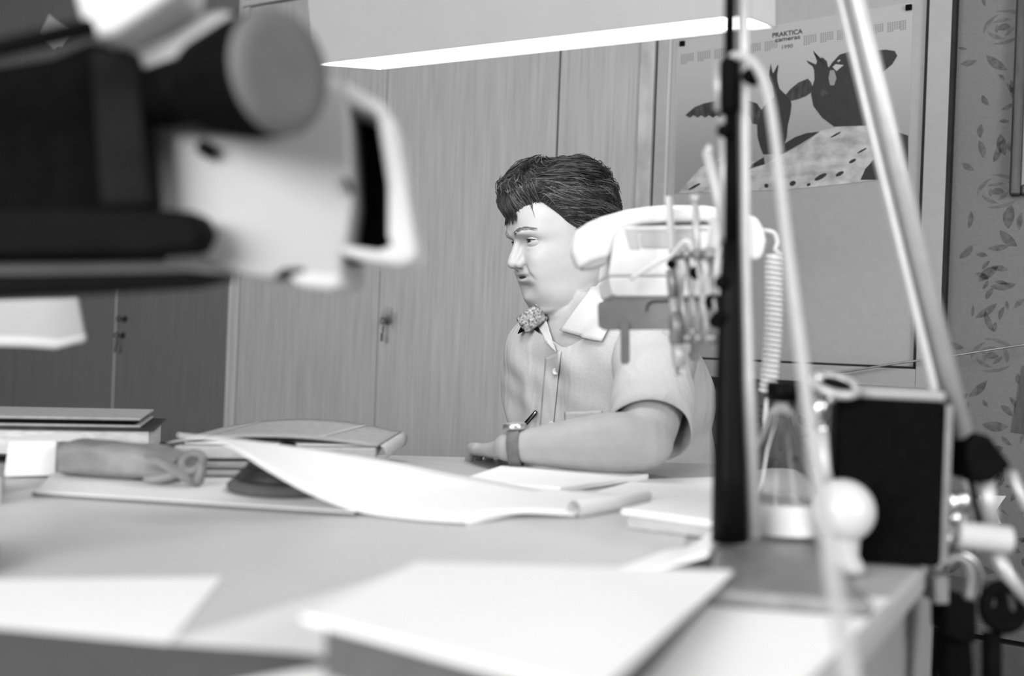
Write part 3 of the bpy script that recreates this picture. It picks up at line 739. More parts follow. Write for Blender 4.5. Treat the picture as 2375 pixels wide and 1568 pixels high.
g = G(); g.tube([colpt(x, y) for x, y, r in axis], [r / FPX * dcol for x, y, r in axis], 24); obj('upper_rod', g, M['black'], cs, smooth=True)
g = G(); g.tube([at(1746, 1245, dcol + .012), at(1733, 900, dcol + .012), at(1726, 600, dcol + .012), at(1724, 100, dcol + .012), at(1722, -200, dcol + .012)], [.0088, .0072, .006, .006, .006], 16); obj('side_tube', g, M['alu'], cs, smooth=True)  # pale tube forming the grey strip right of the column
g = G(); g.tube([at(1668, 255, dcol + .02), at(1666, 145, dcol + .02)], .0045, 12); obj('clip_rod', g, M['alu'], cs, smooth=True)
g = G(); g.tube([at(1678, 540, dcol + .02), at(1680, 270, dcol + .02)], .004, 12); obj('clip_rod', g, M['alu'], cs, smooth=True)
for x, y, r in ((1676, 302, .006), (1736, 175, .007), (1670, 655, .006), (1664, 735, .006)):
    obj('knob', G().lathe([(r, -.012), (r, 0), (r * .7, .003)], at(x, y, dcol - .012), V3((-.6, -.8, 0)), 16), M['black'], cs, smooth=True)
# cable hanging from the collar over the desk edge
cp = [(1690, 132, dcol), (1725, 132, dcol - .01), (1758, 160, dcol - .02), (1782, 225, dcol - .04), (1800, 340, dcol - .06), (1825, 560, dcol - .11), (1858, 820, dcol - .17), (1892, 1080, dcol - .25), (1930, 1330, dcol - .34), (1975, 1600, dcol - .42), (2010, 1900, dcol - .45)]
P = [V3(curve3([tuple(at(*q)) for q in cp], i / 60)) for i in range(61)]
tag(obj('cable', G().tube(P, .0041, 12), M['rubber'], smooth=True), 'pale grey cable looping from the column collar down across the desk', 'cable')

# ------------------------------------------------------------------ telephone and its arm
DT = 1.20
ph = thing('telephone', 'white desk telephone with handset lying on top', 'telephone', at(1545, 690, DT + .07))
obj('body', G().ppx([(1428, 524), (1665, 521), (1690, 632), (1688, 640), (1411, 640)], DT, .15), M['phone'], ph, bevel=.006, seg=3)
obj('base', G().ppx([(1411, 641), (1690, 641), (1684, 680), (1672, 688), (1428, 690), (1418, 680)], DT + .003, .15), M['phone'], ph, bevel=.004, seg=3)
obj('cradle', G().ppx([(1455, 521), (1478, 505), (1640, 500), (1655, 521)], DT + .02, .09), M['phoneshade'], ph, bevel=.003)
obj('dial_window', G().ppx([(1484, 541), (1610, 536), (1612, 575), (1489, 574)], DT - .0035, .004), M['phoneshade'], ph, bevel=.001)
obj('bezel', G().ppx([(1448, 530), (1640, 527), (1642, 535), (1478, 539), (1484, 578), (1462, 578)], DT - .002, .003), M['white'], ph, bevel=.001)
HS = [(1325, 584), (1331, 556), (1342, 531), (1365, 516), (1396, 503), (1453, 487), (1500, 480), (1545, 476), (1637, 477), (1690, 484), (1735, 494), (1760, 505), (1774, 530), (1780, 557), (1774, 585), (1765, 603), (1742, 604), (1722, 575), (1700, 540), (1637, 512), (1550, 513), (1490, 518), (1450, 528), (1428, 552), (1414, 596), (1375, 606), (1343, 623)]
obj('handset', G().ppx(HS, DT - .002, .052), M['phone'], ph, bevel=.011, seg=4)
obj('mouthpiece', G().ppx([(1345, 606), (1412, 590), (1408, 612), (1380, 622), (1350, 625)], DT + .004, .040), M['phoneshade'], ph, bevel=.003)
# coiled cord
pts = [at(1772, 535, DT + .02), at(1795, 540, DT + .02), at(1803, 562, DT + .02), at(1797, 578, DT + .02)]
line = [V3(curve3([tuple(p) for p in pts], i / 10)) for i in range(11)]
turns = 27; N_ = turns * 14; c0 = at(1793, 590, DT + .02); c1 = at(1779, 910, DT + .02)
for i in range(N_ + 1):
    t = i / N_; a_ = t * turns * 2 * math.pi
    rr = .0088
    line.append(c0.lerp(c1, t) + V3((math.cos(a_) * rr, math.sin(a_) * rr, 0)) + V3((.004 * math.sin(t * 3), 0, 0)))
line += [at(1778, 925, DT + .02), at(1772, 1000, DT + .03), at(1760, 1110, DT + .05), V3(tab(1745, 1172, .004))]
tag(obj('phone_cord', G().tube(line, .0027, 7), M['cordwhite'], smooth=True), 'coiled white cord hanging from the right end of the handset', 'cord')
# tray and scissor arm
ta = thing('telephone_holder', 'grey tray on a metal scissor arm carrying the telephone', 'phone holder', at(1600, 780, 1.1))
obj('tray', G().ppx([(1386, 705), (1430, 698), (1700, 684), (1700, 752), (1650, 760), (1560, 764), (1402, 766), (1388, 758)], DT - .004, .003), M['traygrey'], ta, bevel=.001)
obj('tray_floor', G().ppx([(1418, 691), (1690, 690), (1690, 697), (1418, 699)], DT - .001, .17), M['traygrey'], ta)
obj('tray_slot', G().ppx([(1498, 722), (1502, 704), (1512, 697), (1690, 690), (1690, 694), (1514, 702), (1505, 708), (1500, 724)], DT - .0055, .0015), M['gap'], ta)
obj('tray_clip', G().ppx([(1439, 748), (1460, 748), (1461, 838), (1456, 845), (1443, 845), (1440, 838)], DT - .010, .004), M['traygrey'], ta, bevel=.001)
obj('tray_clip', G().ppx([(1603, 775), (1624, 778), (1625, 832), (1619, 838), (1606, 838), (1598, 826), (1598, 815), (1604, 820)], DT - .05, .006), M['traygrey'], ta, bevel=.001)
def bar(name, p, q, wpx, m=M['alu'], r=None, n=10):
    A_, B_ = at(*p), at(*q)
    g = G(); g.tube([A_, B_], wpx / 2 / FPX * (p[2] + q[2]) / 2, n); return obj(name, g, m, ta, smooth=n > 6)
bar('upright_rod', (1551, 456, 1.17), (1563, 640, 1.17), 19, M['alu'], n=6)
bar('upright_sleeve', (1556, 625, 1.115), (1562, 690, 1.115), 24, M['steel'])
bar('upright_sleeve', (1562, 690, 1.115), (1568, 770, 1.115), 20, M['alu'])
bar('upright_sleeve', (1566, 722, 1.11), (1570, 798, 1.11), 32, M['steel'])
bar('upright_sleeve', (1570, 796, 1.11), (1576, 850, 1.11), 30, M['alu'])
bar('glass_tip', (1576, 850, 1.11), (1578, 870, 1.11), 22, M['glass'])
bar('upright_rod', (1612, 462, 1.10), (1620, 640, 1.10), 18)
bar('rod_end', (1612, 452, 1.10), (1613, 470, 1.10), 24, M['alu'])
bar('upright_rod', (1640, 352, 1.02), (1684, 545, 1.00), 22, M['white'])
bar('rod_end', (1636, 345, 1.02), (1648, 352, 1.02), 24, M['white'])
bar('white_sleeve', (1662, 505, 1.04), (1652, 630, 1.04), 30, M['white'])
# scissor lattice from the tray post to the column
S0, S1 = (1566, 1.16), (1668, .98); nseg = 4
def lat(s, y): return (S0[0] + (S1[0] - S0[0]) * s, y, S0[1] + (S1[1] - S0[1]) * s)
for i in range(nseg):
    s0, s1 = i / nseg, (i + 1) / nseg
    bar('scissor_bar', lat(s0, 790), lat(s1, 570), 13, M['alu'], n=8)
    bar('scissor_bar', lat(s0, 590), lat(s1, 780), 13, M['steel'] if i % 2 else M['alu'], n=8)
    for y in (590, 785):
        x_, y_, d_ = lat(s0 + .02, y)
        obj('pivot', G().lathe([(.006, -.014), (.006, .006)], at(x_, y_, d_), V3((-.75, -.65, 0)), 12), M['steel'], ta, smooth=True)
for (x, y, d_, r) in ((1613, 632, 1.07, .007), (1652, 700, 1.0, .008), (1556, 612, 1.15, .005), (1660, 745, .98, .007)):
    obj('pivot_knob', G().lathe([(r, -.012), (r, .0), (r * .6, .002)], at(x, y, d_), V3((-.3, -.95, 0)), 14), M['black'], ta, smooth=True)
P = [V3(curve3([tuple(at(*q)) for q in ((1462, 648, 1.17), (1520, 612, 1.15), (1560, 590, 1.14), (1582, 565, 1.12), (1598, 562, 1.11), (1606, 590, 1.11), (1600, 640, 1.11))], i / 24)) for i in range(25)]
obj('arm_cord', G().tube(P, .0028, 8), M['cordwhite'], ta, smooth=True)
# joins arm to the column
obj('arm_bracket', G().box(at(1680, 712, 1.0), .016, .10, .022), M['black'], ta, bevel=.003)

# ------------------------------------------------------------------ bottle, bulb, black box
fb = tab(1800, 1268)
fl = thing('glass_bottle', 'clear conical glass bottle with dark cap before the column foot', 'bottle', fb)
k = fb.y / FPX
z0 = TABLE + .0042
base = V3((fb.x, fb.y, z0 - .0020))
obj('glass', G().lathe([(.030, .0005), (.043, .001), (.0455, .006), (.0445, .018), (.036, .055), (.024, .098), (.0145, .122), (.0125, .136), (.0135, .140), (.0105, .140), (.0105, .122), (.022, .096), (.0335, .056), (.0415, .020), (.0420, .006), (.0395, .004), (.0001, .0035)], base, n=40, caps=False), M['glass'], fl, smooth=True)
obj('white_band', G().lathe([(.0451, .016), (.0392, .044)], base, n=40, caps=False), M['paper'], fl, smooth=True)  # added white band, imitates bright papers seen through the glass
obj('cap', G().lathe([(.0135, .1405), (.0150, .142), (.0150, .158), (.0125, .160)], base, n=24), M['blackgloss'], fl, smooth=True)
bb = tab(1950, 1322, .004)
lb = thing('light_bulb', 'round white bulb on a short grey neck before the black box', 'bulb', bb)
zc = at(1947, 1184, bb.y).z - bb.z
obj('globe', G().ball(bb + V3((0, 0, zc)), .0275, 18), M['bulb'], lb, smooth=True)
obj('neck', G().lathe([(.0205, .0), (.0190, .006), (.0145, .014), (.0150, zc - .020), (.018, zc - .012)], bb, n=28), M['card2'], lb, smooth=True)
b0 = tab(1928, 1303, .001); b1 = tab(2182, 1326, .001)
bxd = V3((b1.x - b0.x, b1.y - b0.y, 0)); bw = bxd.length; bxd.normalize(); bnd = V3((-bxd.y, bxd.x, 0))
hb = at(2050, 930, (b0.y + b1.y) / 2).z - TABLE - .002
sp = thing('speaker_box', 'black upright box on the desk corner with pale top edge', 'box', (b0 + b1) / 2)
cen = (b0 + b1) / 2 + bnd * .055; cen.z = TABLE + .0035 + hb / 2
obj('cabinet', G().box(cen, bw, .11, hb, bxd, bnd), M['blackmatt'], sp, bevel=.006, seg=3)
obj('top_lid', G().box(cen + V3((0, 0, hb / 2 + .0045)), bw * .985, .105, .009, bxd, bnd), M['offwhite'], sp, bevel=.003)
obj('side_strip', G().box(cen + bxd * (bw / 2 + .003), .006, .10, hb * .96, bxd, bnd), M['steel'], sp, bevel=.001)
# chrome ring clip on its corner
rc = at(1937, 894, b0.y - .01)
rg = thing('ring_clip', 'small chrome ring with dangling clip on the corner of the black box', 'clip', rc - V3((0, 0, .02)))
obj('ring', G().torus(rc, .019, .0042, V3((.1, -.45, 1)), 32, 10), M['alu'], rg, smooth=True)
obj('ring_plate', G().lathe([(.016, 0), (.016, .002)], rc - V3((0, 0, .001)), V3((.1, -.45, 1)), 24), M['black'], rg)
g = G(); g.tube([at(1915, 915, b0.y - .012), at(1900, 945, b0.y - .012), at(1902, 985, b0.y - .012)], [.004, .0075, .004], 12); obj('clip_body', g, M['chrome'], rg, smooth=True)
for x, y in ((1908, 996), (1928, 926), (1900, 876)):
    obj('bead', G().ball(at(x, y, b0.y - .013), .0048, 8), M['chrome'], rg, smooth=True)
g = G(); g.tube([at(1905, 1000, b0.y - .012), at(1915, 1090, b0.y - .012), at(1918, 1120, b0.y - .01)], [.006, .005, .007], 12); obj('clip_stem', g, M['alu'], rg, smooth=True)

# ------------------------------------------------------------------ clamp lamp with long box head
DA = .93
cl = thing('desk_lamp', 'long box lamp with lit tube on a jointed arm clamped to the desk', 'lamp', tab(2185, 1330))
FRc, FLc = at(1725, 36, 1.15), at(728, 152, 1.433)
FLc.z = FRc.z
e_ = (FRc - FLc).normalized(); n_ = V3((-e_.y, e_.x, 0)); wL = .172
tl = math.radians(12); nb = (n_ * math.cos(tl) + V3((0, 0, math.sin(tl)))); nu_ = nb.cross(e_) * -1
if nu_.z < 0: nu_ = -nu_
LL = (FRc - FLc).length
def lp(s, t, h): return FLc + e_ * (LL * s) + nb * (wL * t) + nu_ * h
HH = .085
t_ = .004
g = G(); g.hexa([lp(0, 0, 0), lp(1, 0, 0), lp(1, 0, HH), lp(0, 0, HH)], [p + nb * t_ for p in (lp(0, 0, 0), lp(1, 0, 0), lp(1, 0, HH), lp(0, 0, HH))]); obj('front_shade', g, M['lampbody'], cl)
g = G(); g.hexa([lp(0, 1, 0), lp(1, 1, 0), lp(1, 1, HH), lp(0, 1, HH)], [p - nb * t_ for p in (lp(0, 1, 0), lp(1, 1, 0), lp(1, 1, HH), lp(0, 1, HH))]); obj('back_shade', g, M['lampbody'], cl)
g = G(); g.hexa([lp(0, 0, HH), lp(1, 0, HH), lp(1, 1, HH), lp(0, 1, HH)], [p + nu_ * t_ for p in (lp(0, 0, HH), lp(1, 0, HH), lp(1, 1, HH), lp(0, 1, HH))]); obj('top_shade', g, M['lampbody'], cl)
for s, d_ in ((0, 1), (1, -1)):
    pp = [lp(s, .035, 0), lp(s, .965, 0), lp(s, .965, HH), lp(s, .035, HH)]
    g = G(); g.hexa(pp, [p + e_ * t_ * d_ for p in pp]); obj('end_cap', g, M['endcap'], cl)
pp = [lp(.008, .035, .003), lp(.992, .035, .003), lp(.992, .965, .003), lp(.008, .965, .003)]
g = G(); g.hexa(pp, [p + nu_ * .004 for p in pp]); obj('lit_diffuser', g, M['diffuser'], cl)
# arm: two parallel tubes
Jb = at(2225, 1040, DA); Jt = at(1890, -300, .99)
g = G(); g.tube([at(2238, 1015, DA), at(1985, -10, .96), at(1905, -330, .99)], 21 / FPX * DA, 20); obj('arm_tube', g, M['alu'], cl, smooth=True)
g = G(); g.tube([at(2186, 985, DA + .01), at(2164, 890, DA + .01), at(1950, 0, .97), at(1872, -330, 1.0)], 12 / FPX * DA, 16); obj('arm_tube', g, M['alu'], cl, smooth=True)
g = G(); g.tube([at(2206, 1000, DA + .016), at(1967, 0, .98), at(1888, -330, 1.0)], 14 / FPX * DA, 12); obj('arm_spring', g, M['alu'], cl, smooth=True)
top = at(1888, -340, .995)
obj('elbow_joint', G().lathe([(.03, -.02), (.03, .02)], top, n_, 24), M['black'], cl, smooth=True)
g = G(); g.tube([top, lp(.5, .5, HH + .05), lp(.5, .5, HH)], [.011, .011, .011], 16); obj('upper_arm', g, M['alu'], cl, smooth=True)
obj('joint_cover', G().ppx([(2252, 1020), (2268, 1004), (2298, 1012), (2350, 1080), (2330, 1098), (2305, 1118), (2262, 1124), (2250, 1100), (2240, 1050)], DA - .02, .05), M['black'], cl, bevel=.004)
obj('joint_cover', G().ppx([(2182, 1020), (2212, 1020), (2214, 1062), (2186, 1064)], DA, .03), M['black'], cl, bevel=.003)
g = G(); g.tube([at(2345, 1095, DA), at(2380, 1175, DA), at(2440, 1260, DA)], 12 / FPX * DA, 12); obj('handle_rod', g, M['alu'], cl, smooth=True)
g = G(); g.tube([at(2222, 1030, DA + .01), at(2262, 1210, DA + .01)], 14 / FPX * DA, 12); obj('lower_rod', g, M['alu'], cl, smooth=True)
g = G(); g.tube([at(2285, 1110, DA + .005), at(2302, 1225, DA + .005)], 19 / FPX * DA, 12); obj('lower_rod', g, M['alu'], cl, smooth=True)
g = G(); g.tube([at(2238, 1060, DA + .005), at(2272, 1215, DA + .005)], 7 / FPX * DA, 10); obj('lower_spring', g, M['black'], cl, smooth=True)
g = G(); g.tube([at(2222, 1240, DA - .02), at(2348, 1254, DA - .03)], 31 / FPX * DA, 24); obj('pivot_cylinder', g, M['white'], cl, smooth=True, bevel=.003)
g = G(); g.tube([at(2308, 1280, DA), at(2345, 1345, DA), at(2400, 1410, DA)], 17 / FPX * DA, 12); obj('stay_rod', g, M['alu'], cl, smooth=True)
for x, y, r in ((2204, 1170, .009), (2232, 1165, .008), (2206, 1255, .008), (2215, 1205, .006)):
    obj('wing_nut', G().ball(at(x, y, DA), r, 8, (1, .7, 1.3)), M['chrome'], cl, smooth=True)
g = G(); P = [at(x, y, DA - .01) for x, y in ((2190, 1310), (2215, 1292), (2240, 1305), (2252, 1340), (2248, 1390))]
g.tube([V3(curve3([tuple(p) for p in P], i / 16)) for i in range(17)], .0055, 10); obj('clamp_hook', g, M['steel'], cl, smooth=True)
g = G(); P = [at(x, y, DA + .01) for x, y in ((2222, 1280), (2258, 1300), (2275, 1340), (2270, 1390))]
g.tube([V3(curve3([tuple(p) for p in P], i / 16)) for i in range(17)], .0035, 10); obj('clamp_hook', g, M['chrome'], cl, smooth=True)
obj('clamp_jaw', G().ppx([(2192, 1395), (2215, 1380), (2268, 1396), (2270, 1490), (2240, 1500), (2192, 1476)], DA - .01, .035), M['black'], cl, bevel=.004)
g = G(); g.torus(at(2328, 1408, DA), 48 / FPX * DA, .006, V3((.15, -1, .1)), 32, 10); obj('hand_wheel', g, M['black'], cl, smooth=True)
obj('hand_wheel_spoke', G().ppx([(2315, 1362), (2335, 1362), (2345, 1415), (2372, 1430), (2372, 1450), (2290, 1450), (2282, 1425), (2318, 1410)], DA - .004, .008), M['black'], cl, bevel=.001)
obj('clamp_body', G().ppx([(2200, 1480), (2255, 1480), (2262, 1560), (2252, 1640), (2215, 1640), (2190, 1560)], DA, .03), M['black'], cl, bevel=.004)
obj('clamp_screw', G().tube([at(2300, 1470, DA), at(2300, 1650, DA)], .009, 14), M['black'], cl, smooth=True)
obj('clamp_plate', G().ppx([(2170, 1338), (2200, 1338), (2200, 1400), (2170, 1400)], DA - .02, .05), M['steel'], cl)

# ------------------------------------------------------------------ camera device at the left
DC = .70
cm = thing('video_camera', 'big blurred white and black camera with round dark eyepiece', 'camera', at(-260, 700, DC + .05) * 1)
ROOT[cm.name] = Matrix.Translation(V3((at(-260, 700, DC).x, DC + .05, TABLE))); cm.location = ROOT[cm.name].to_translation()
obj('housing', G().ppx([(300, 150), (430, 110), (600, 90), (720, 170), (780, 178), (806, 225), (812, 300), (818, 470), (806, 560), (792, 598), (796, 645), (780, 664), (735, 668), (640, 648), (560, 640), (470, 604), (380, 560), (300, 400)], DC, .11), M['offwhite'], cm, bevel=.008, seg=3)
def strip(name, poly, d, th, m, bev=.004):
    return obj(name, G().ppx(poly, d, th), m, cm, bevel=bev, seg=3)
strip('rear_handle', [(792, 183), (890, 238), (912, 275), (880, 285), (862, 262), (800, 240)], DC, .07, M['white'])
strip('rear_handle', [(872, 268), (914, 268), (940, 400), (968, 585), (955, 612), (918, 604), (898, 545), (898, 430)], DC, .07, M['white'])
strip('rear_handle', [(785, 566), (880, 580), (920, 560), (958, 608), (925, 616), (840, 604), (790, 590)], DC, .07, M['white'])
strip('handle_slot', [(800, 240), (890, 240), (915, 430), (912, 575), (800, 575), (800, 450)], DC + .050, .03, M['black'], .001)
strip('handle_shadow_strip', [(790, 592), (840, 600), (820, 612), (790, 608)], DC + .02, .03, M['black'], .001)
strip('lower_clip', [(660, 636), (690, 626), (790, 636), (796, 662), (760, 672), (690, 664)], DC - .012, .03, M['white'])
strip('clip_hook', [(632, 640), (655, 622), (702, 620), (702, 632), (668, 640), (650, 650)], DC - .014, .01, M['black'], .002)
obj('latch', G().ppx([(796, 408), (806, 415), (818, 440), (812, 450), (800, 428)], DC - .006, .006), M['black'], cm)
obj('screw', G().lathe([(.0055, 0), (.0055, .012), (.004, .013)], at(485, 350, DC), V3((0, -1, 0)), 16), M['darkgrey'], cm, smooth=True)
# eyepiece
ea = at(400, 218, DC - .02); eb = at(648, 168, DC - .080); ax = (eb - ea); el = ax.length; ax.normalize()
obj('eyepiece_tube', G().lathe([(.016, -.02), (.0215, -.012), (.0225, el * .18), (.024, el * .28)], ea, ax, 32), M['black'], cm, smooth=True)
obj('eyepiece_cone', G().lathe([(.024, el * .27), (.031, el * .40), (.0385, el * .75), (.0395, el)], ea, ax, 40), M['blackmatt'], cm, smooth=True)
obj('eyecup_face', G().lathe([(.0395, el), (.037, el + .005), (.026, el + .004), (.0001, el + .003)], ea, ax, 40, caps=False), M['eyecup'], cm, smooth=True)
# black front part
strip('matte_box', [(-420, 180), (0, 152), (120, 132), (205, 96), (260, 104), (262, 500), (240, 606), (-420, 620)], DC - .01, .12, M['blackmatt'])
strip('grip_panel', [(205, 112), (318, 118), (352, 478), (230, 480)], DC - .035, .025, M['darkgrey'])
strip('side_block', [(-420, 488), (330, 480), (452, 490), (474, 536), (452, 580), (330, 590), (-420, 600)], DC - .045, .035, M['black'])
strip('rail', [(-420, 612), (440, 606), (560, 636), (420, 634), (-420, 642)], DC - .02, .02, M['eyecup'], .002)
strip('support_rod', [(-420, 648), (300, 630), (440, 626), (536, 642), (440, 666), (200, 680), (-420, 704)], DC - .03, .03, M['black'])
g = G(); g.tube([at(-420, 182, DC - .08), at(0, 112, DC - .08), at(215, 62, DC - .08)], 19 / FPX * DC, 16); obj('top_bar', g, M['black'], cm, smooth=True)
strip('top_lobe', [(150, -120), (166, -20), (188, 60), (222, 88), (262, 82), (345, 30), (420, -20), (430, -120)], DC - .06, .05, M['white'], .010)
strip('carry_handle', [(270, 150), (300, 110), (400, 70), (470, 25), (530, 18), (552, 50), (530, 80), (440, 120), (380, 170)], DC - .03, .04, M['offwhite'], .008)
# column that carries it, standing on the desk outside the frame
bp_ = V3((at(-330, 700, DC).x, DC + .05, TABLE))
obj('stand_column', G().tube([bp_ + V3((0, 0, .02)), bp_ + V3((0, 0, .42))], .02, 20), M['black'], cm, smooth=True)
obj('stand_foot', G().lathe([(.07, .003), (.07, .018), (.03, .026)], bp_, n=32), M['black'], cm, smooth=True)
# pale lamp head below
pl = thing('lamp_head', 'pale rounded lamp head showing below the black camera rail', 'lamp', at(-150, 800, 1.0))
obj('shade', G().ppx([(-260, 700), (150, 690), (184, 688), (203, 792), (186, 800), (130, 788), (-260, 778)], .98, .10, (-.44, .9, 0)), M['offwhite'], pl, bevel=.006, seg=3)
obj('rim', G().ppx([(-260, 772), (60, 776), (140, 782), (200, 770), (204, 792), (128, 811), (60, 806), (-260, 800)], .972, .11, (-.44, .9, 0)), M['white'], pl, bevel=.005, seg=3)
pp = at(-240, 790, 1.03)
obj('support_post', G().tube([V3((pp.x, pp.y, TABLE + .02)), V3((pp.x, pp.y, pp.z + .02))], .012, 16), M['black'], pl, smooth=True)
obj('support_foot', G().lathe([(.05, .002), (.05, .014), (.02, .02)], V3((pp.x, pp.y, TABLE)), n=28), M['black'], pl, smooth=True)

lc = thing('low_cupboard', 'dark low cupboard by the wall beyond the lamp clamp', 'cupboard', R(.35, 2.1, 0), -TH)
zt = onplane(2300, 1452, 1.95)[1]
obj('carcass', G().rbox(-.26, .92, 1.97, 2.335, .05, zt - .02), M['gap'], lc)
obj('top_board', G().rbox(-.28, .94, 1.95, 2.338, zt - .02, zt), M['darkwood'], lc, bevel=.002)
for a_ in (-.25, .34):
    obj('door', G().rbox(a_, a_ + .57, 1.955, 1.969, .08, zt - .03), M['darkcard'], lc, bevel=.002)
    obj('knob', G().lathe([(.008, 0), (.012, .012), (.010, .02)], R(a_ + .5, 1.955, zt - .2), -VV, 16), M['steel'], lc, smooth=True)

# ------------------------------------------------------------------ the man
from mathutils.bvhtree import BVHTree
def hermite(tb, x):
    if x <= tb[0][0]: return tb[0][1:]
    if x >= tb[-1][0]: return tb[-1][1:]
    for i in range(len(tb) - 1):
        if tb[i][0] <= x <= tb[i + 1][0]: break
    h = tb[i + 1][0] - tb[i][0]; t = (x - tb[i][0]) / h; out = []
    for j in range(1, len(tb[0])):
        p0, p1 = tb[i][j], tb[i + 1][j]
        m0 = (tb[i + 1][j] - tb[i - 1][j]) / (tb[i + 1][0] - tb[i - 1][0]) * h if i > 0 else (p1 - p0)
        m1 = (tb[i + 2][j] - tb[i][j]) / (tb[i + 2][0] - tb[i][0]) * h if i + 2 < len(tb) else (p1 - p0)
        out.append((2 * t ** 3 - 3 * t ** 2 + 1) * p0 + (t ** 3 - 2 * t ** 2 + t) * m0 + (-2 * t ** 3 + 3 * t ** 2) * p1 + (t ** 3 - t ** 2) * m1)
    return tuple(out)
def sstep(a, b, x):
    t = min(max((x - a) / (b - a), 0), 1); return t * t * (3 - 2 * t)
def gs(d, s): return math.exp(-(d / s) ** 2)
# head local frame: x left, y forward, z up, origin under the chin on the ear axis
yaw = math.radians(66); pit = math.radians(11)
Fh = V3((-math.sin(yaw), -math.cos(yaw), 0)); Lh = V3((-Fh.y, Fh.x, 0))
Fp = Fh * math.cos(pit) - ZZ * math.sin(pit); Zp = ZZ * math.cos(pit) + Fh * math.sin(pit)
HO = at(1293, 712, 1.77)
piv = V3((0, 0, .12))
def H(p):
    q = V3(p) - piv
    return HO + V3((0, 0, .12)) + Lh * q.x + Fp * q.y + Zp * q.z
#        z     front  back   half width
HT = [(-.012, .040, .030, .030), (-.004, .068, .040, .046), (.008, .072, .050, .054), (.025, .078, .060, .0585), (.045, .0775, .068, .063), (.065, .084, .075, .0665), (.085, .0845, .084, .0695), (.105, .084, .092, .0715), (.120, .083, .097, .0730), (.135, .0895, .100, .0740), (.155, .0915, .100, .0745), (.175, .0875, .095, .0735), (.195, .076, .084, .0680)]
def hsec(z):
    if z > .195:
        f, b, ww = HT[-1][1:]; k = math.sqrt(max(0, 1 - ((z - .195) / .0415) ** 2)); return f * k, b * k, ww * k
    return hermite(HT, z)
def hbase(ph, z):
    f, b, ww = hsec(z); n = 2.35
    c, s = math.cos(ph), math.sin(ph)
    x = ww * math.copysign(abs(s) ** (2 / n), s); y = (f if c > 0 else b) * math.copysign(abs(c) ** (2 / n), c)
    return x, y, f, ww
def hskin(ph, z):
    x, y, f, ww = hbase(ph, z)
    if y > 0:
        k = sstep(.0, .35, y / f); ax_ = abs(x); d = 0
        # eye sockets, brow, cheek, folds
        d -= .0085 * gs(ax_ - .031, .016) * gs(z - .1235, .0095)
        d -= .0060 * gs(ax_ - .016, .008) * gs(z - .121, .009)
        d -= .0025 * gs(ax_ - .050, .012) * gs(z - .118, .010)
        d += .0060 * gs(ax_ - .030, .020) * gs(z - .1385, .0065)
        d += .0050 * gs(ax_ - .044, .018) * gs(z - .092, .016)
        d += .0050 * gs(ax_ - .040, .017) * gs(z - .042, .016)
        lx = .018 + (.088 - z) * .52
        d -= .0032 * gs(ax_ - lx, .0040) * sstep(.050, .062, z) * (1 - sstep(.086, .094, z))
        d -= .0022 * gs(ax_ - .031, .011) * gs(z - .1065 - (ax_ - .031) ** 2 * 12, .0026)
        d += .0022 * gs(ax_ - .032, .012) * gs(z - .1125, .0035)
        d += .0040 * gs(ax_ - .034, .020) * gs(z - .066, .020)
        # mouth
        d += .0042 * gs(x, .020) * gs(z - .0700, .0042) + .0055 * gs(x, .018) * gs(z - .0570, .0050)
        d -= .0085 * gs(x, .021) * gs(z - .0638, .0024)
        d -= .0015 * gs(ax_ - .0245, .0045) * gs(z - .0630, .005)
        d -= .0040 * gs(x, .018) * gs(z - .0465, .0045)
        d += .0050 * gs(x, .018) * gs(z - .0260, .011)
        y += d * k
    # full jaw and jowl
    j = gs(z - .020, .022) * gs(abs(x) - ww, .02) * .004
    x += math.copysign(j, x)
    return V3((x, y, z))
nz, nph = 150, 220
def zlev(i, n, zmin=-.012):
    t = i / n
    if t < .82: return zmin + (.195 - zmin) * t / .82
    return .195 + .0415 * math.sin((t - .82) / .18 * math.pi / 2 * .995)
body = G()
vs_ = [H(hskin(2 * math.pi * k / nph, zlev(i, nz))) for i in range(nz + 1) for k in range(nph)]
fs_ = [(i * nph + k, i * nph + (k + 1) % nph, (i + 1) * nph + (k + 1) % nph, (i + 1) * nph + k) for i in range(nz) for k in range(nph)] + [tuple(range(nph - 1, -1, -1)), tuple(range(nz * nph, (nz + 1) * nph))]
body.add(vs_, fs_)
# nose: bridge, tip, wings and base
body.capsule([H((0, .0785, .133)), H((0, .0835, .121)), H((0, .0895, .108)), H((0, .0955, .097))], [.0075, .0075, .0082, .0095], 18)
body.ball(H((0, .0975, .0905)), .0105, 12)
for s in (-1, 1):
    body.ball(H((s * .0118, .0905, .0870)), .0080, 10)
    body.capsule([H((s * .012, .080, .098)), H((s * .013, .086, .090))], [.008, .008], 12)
body.capsule([H((0, .080, .0785)), H((0, .092, .0835))], [.0065, .0062], 12)
for s in (-1, 1):   # ears
    fm = Matrix((Lh, Fp, Zp)).transposed()
    body.ball(H((s * .0745, -.010, .104)), 1, 10, (.0075, .017, .030), fm)
    body.ball(H((s * .0735, -.004, .080)), 1, 8, (.006, .009, .010), fm)
# torso frame
P0 = V3((.180, 1.80, 0)); yt = math.radians(55)
Ft = V3((-math.sin(yt), -math.cos(yt), 0)); Lt = V3((-Ft.y, Ft.x, 0))
def T(x, y, z): return P0 + Lt * x + Ft * y + V3((0, 0, z))
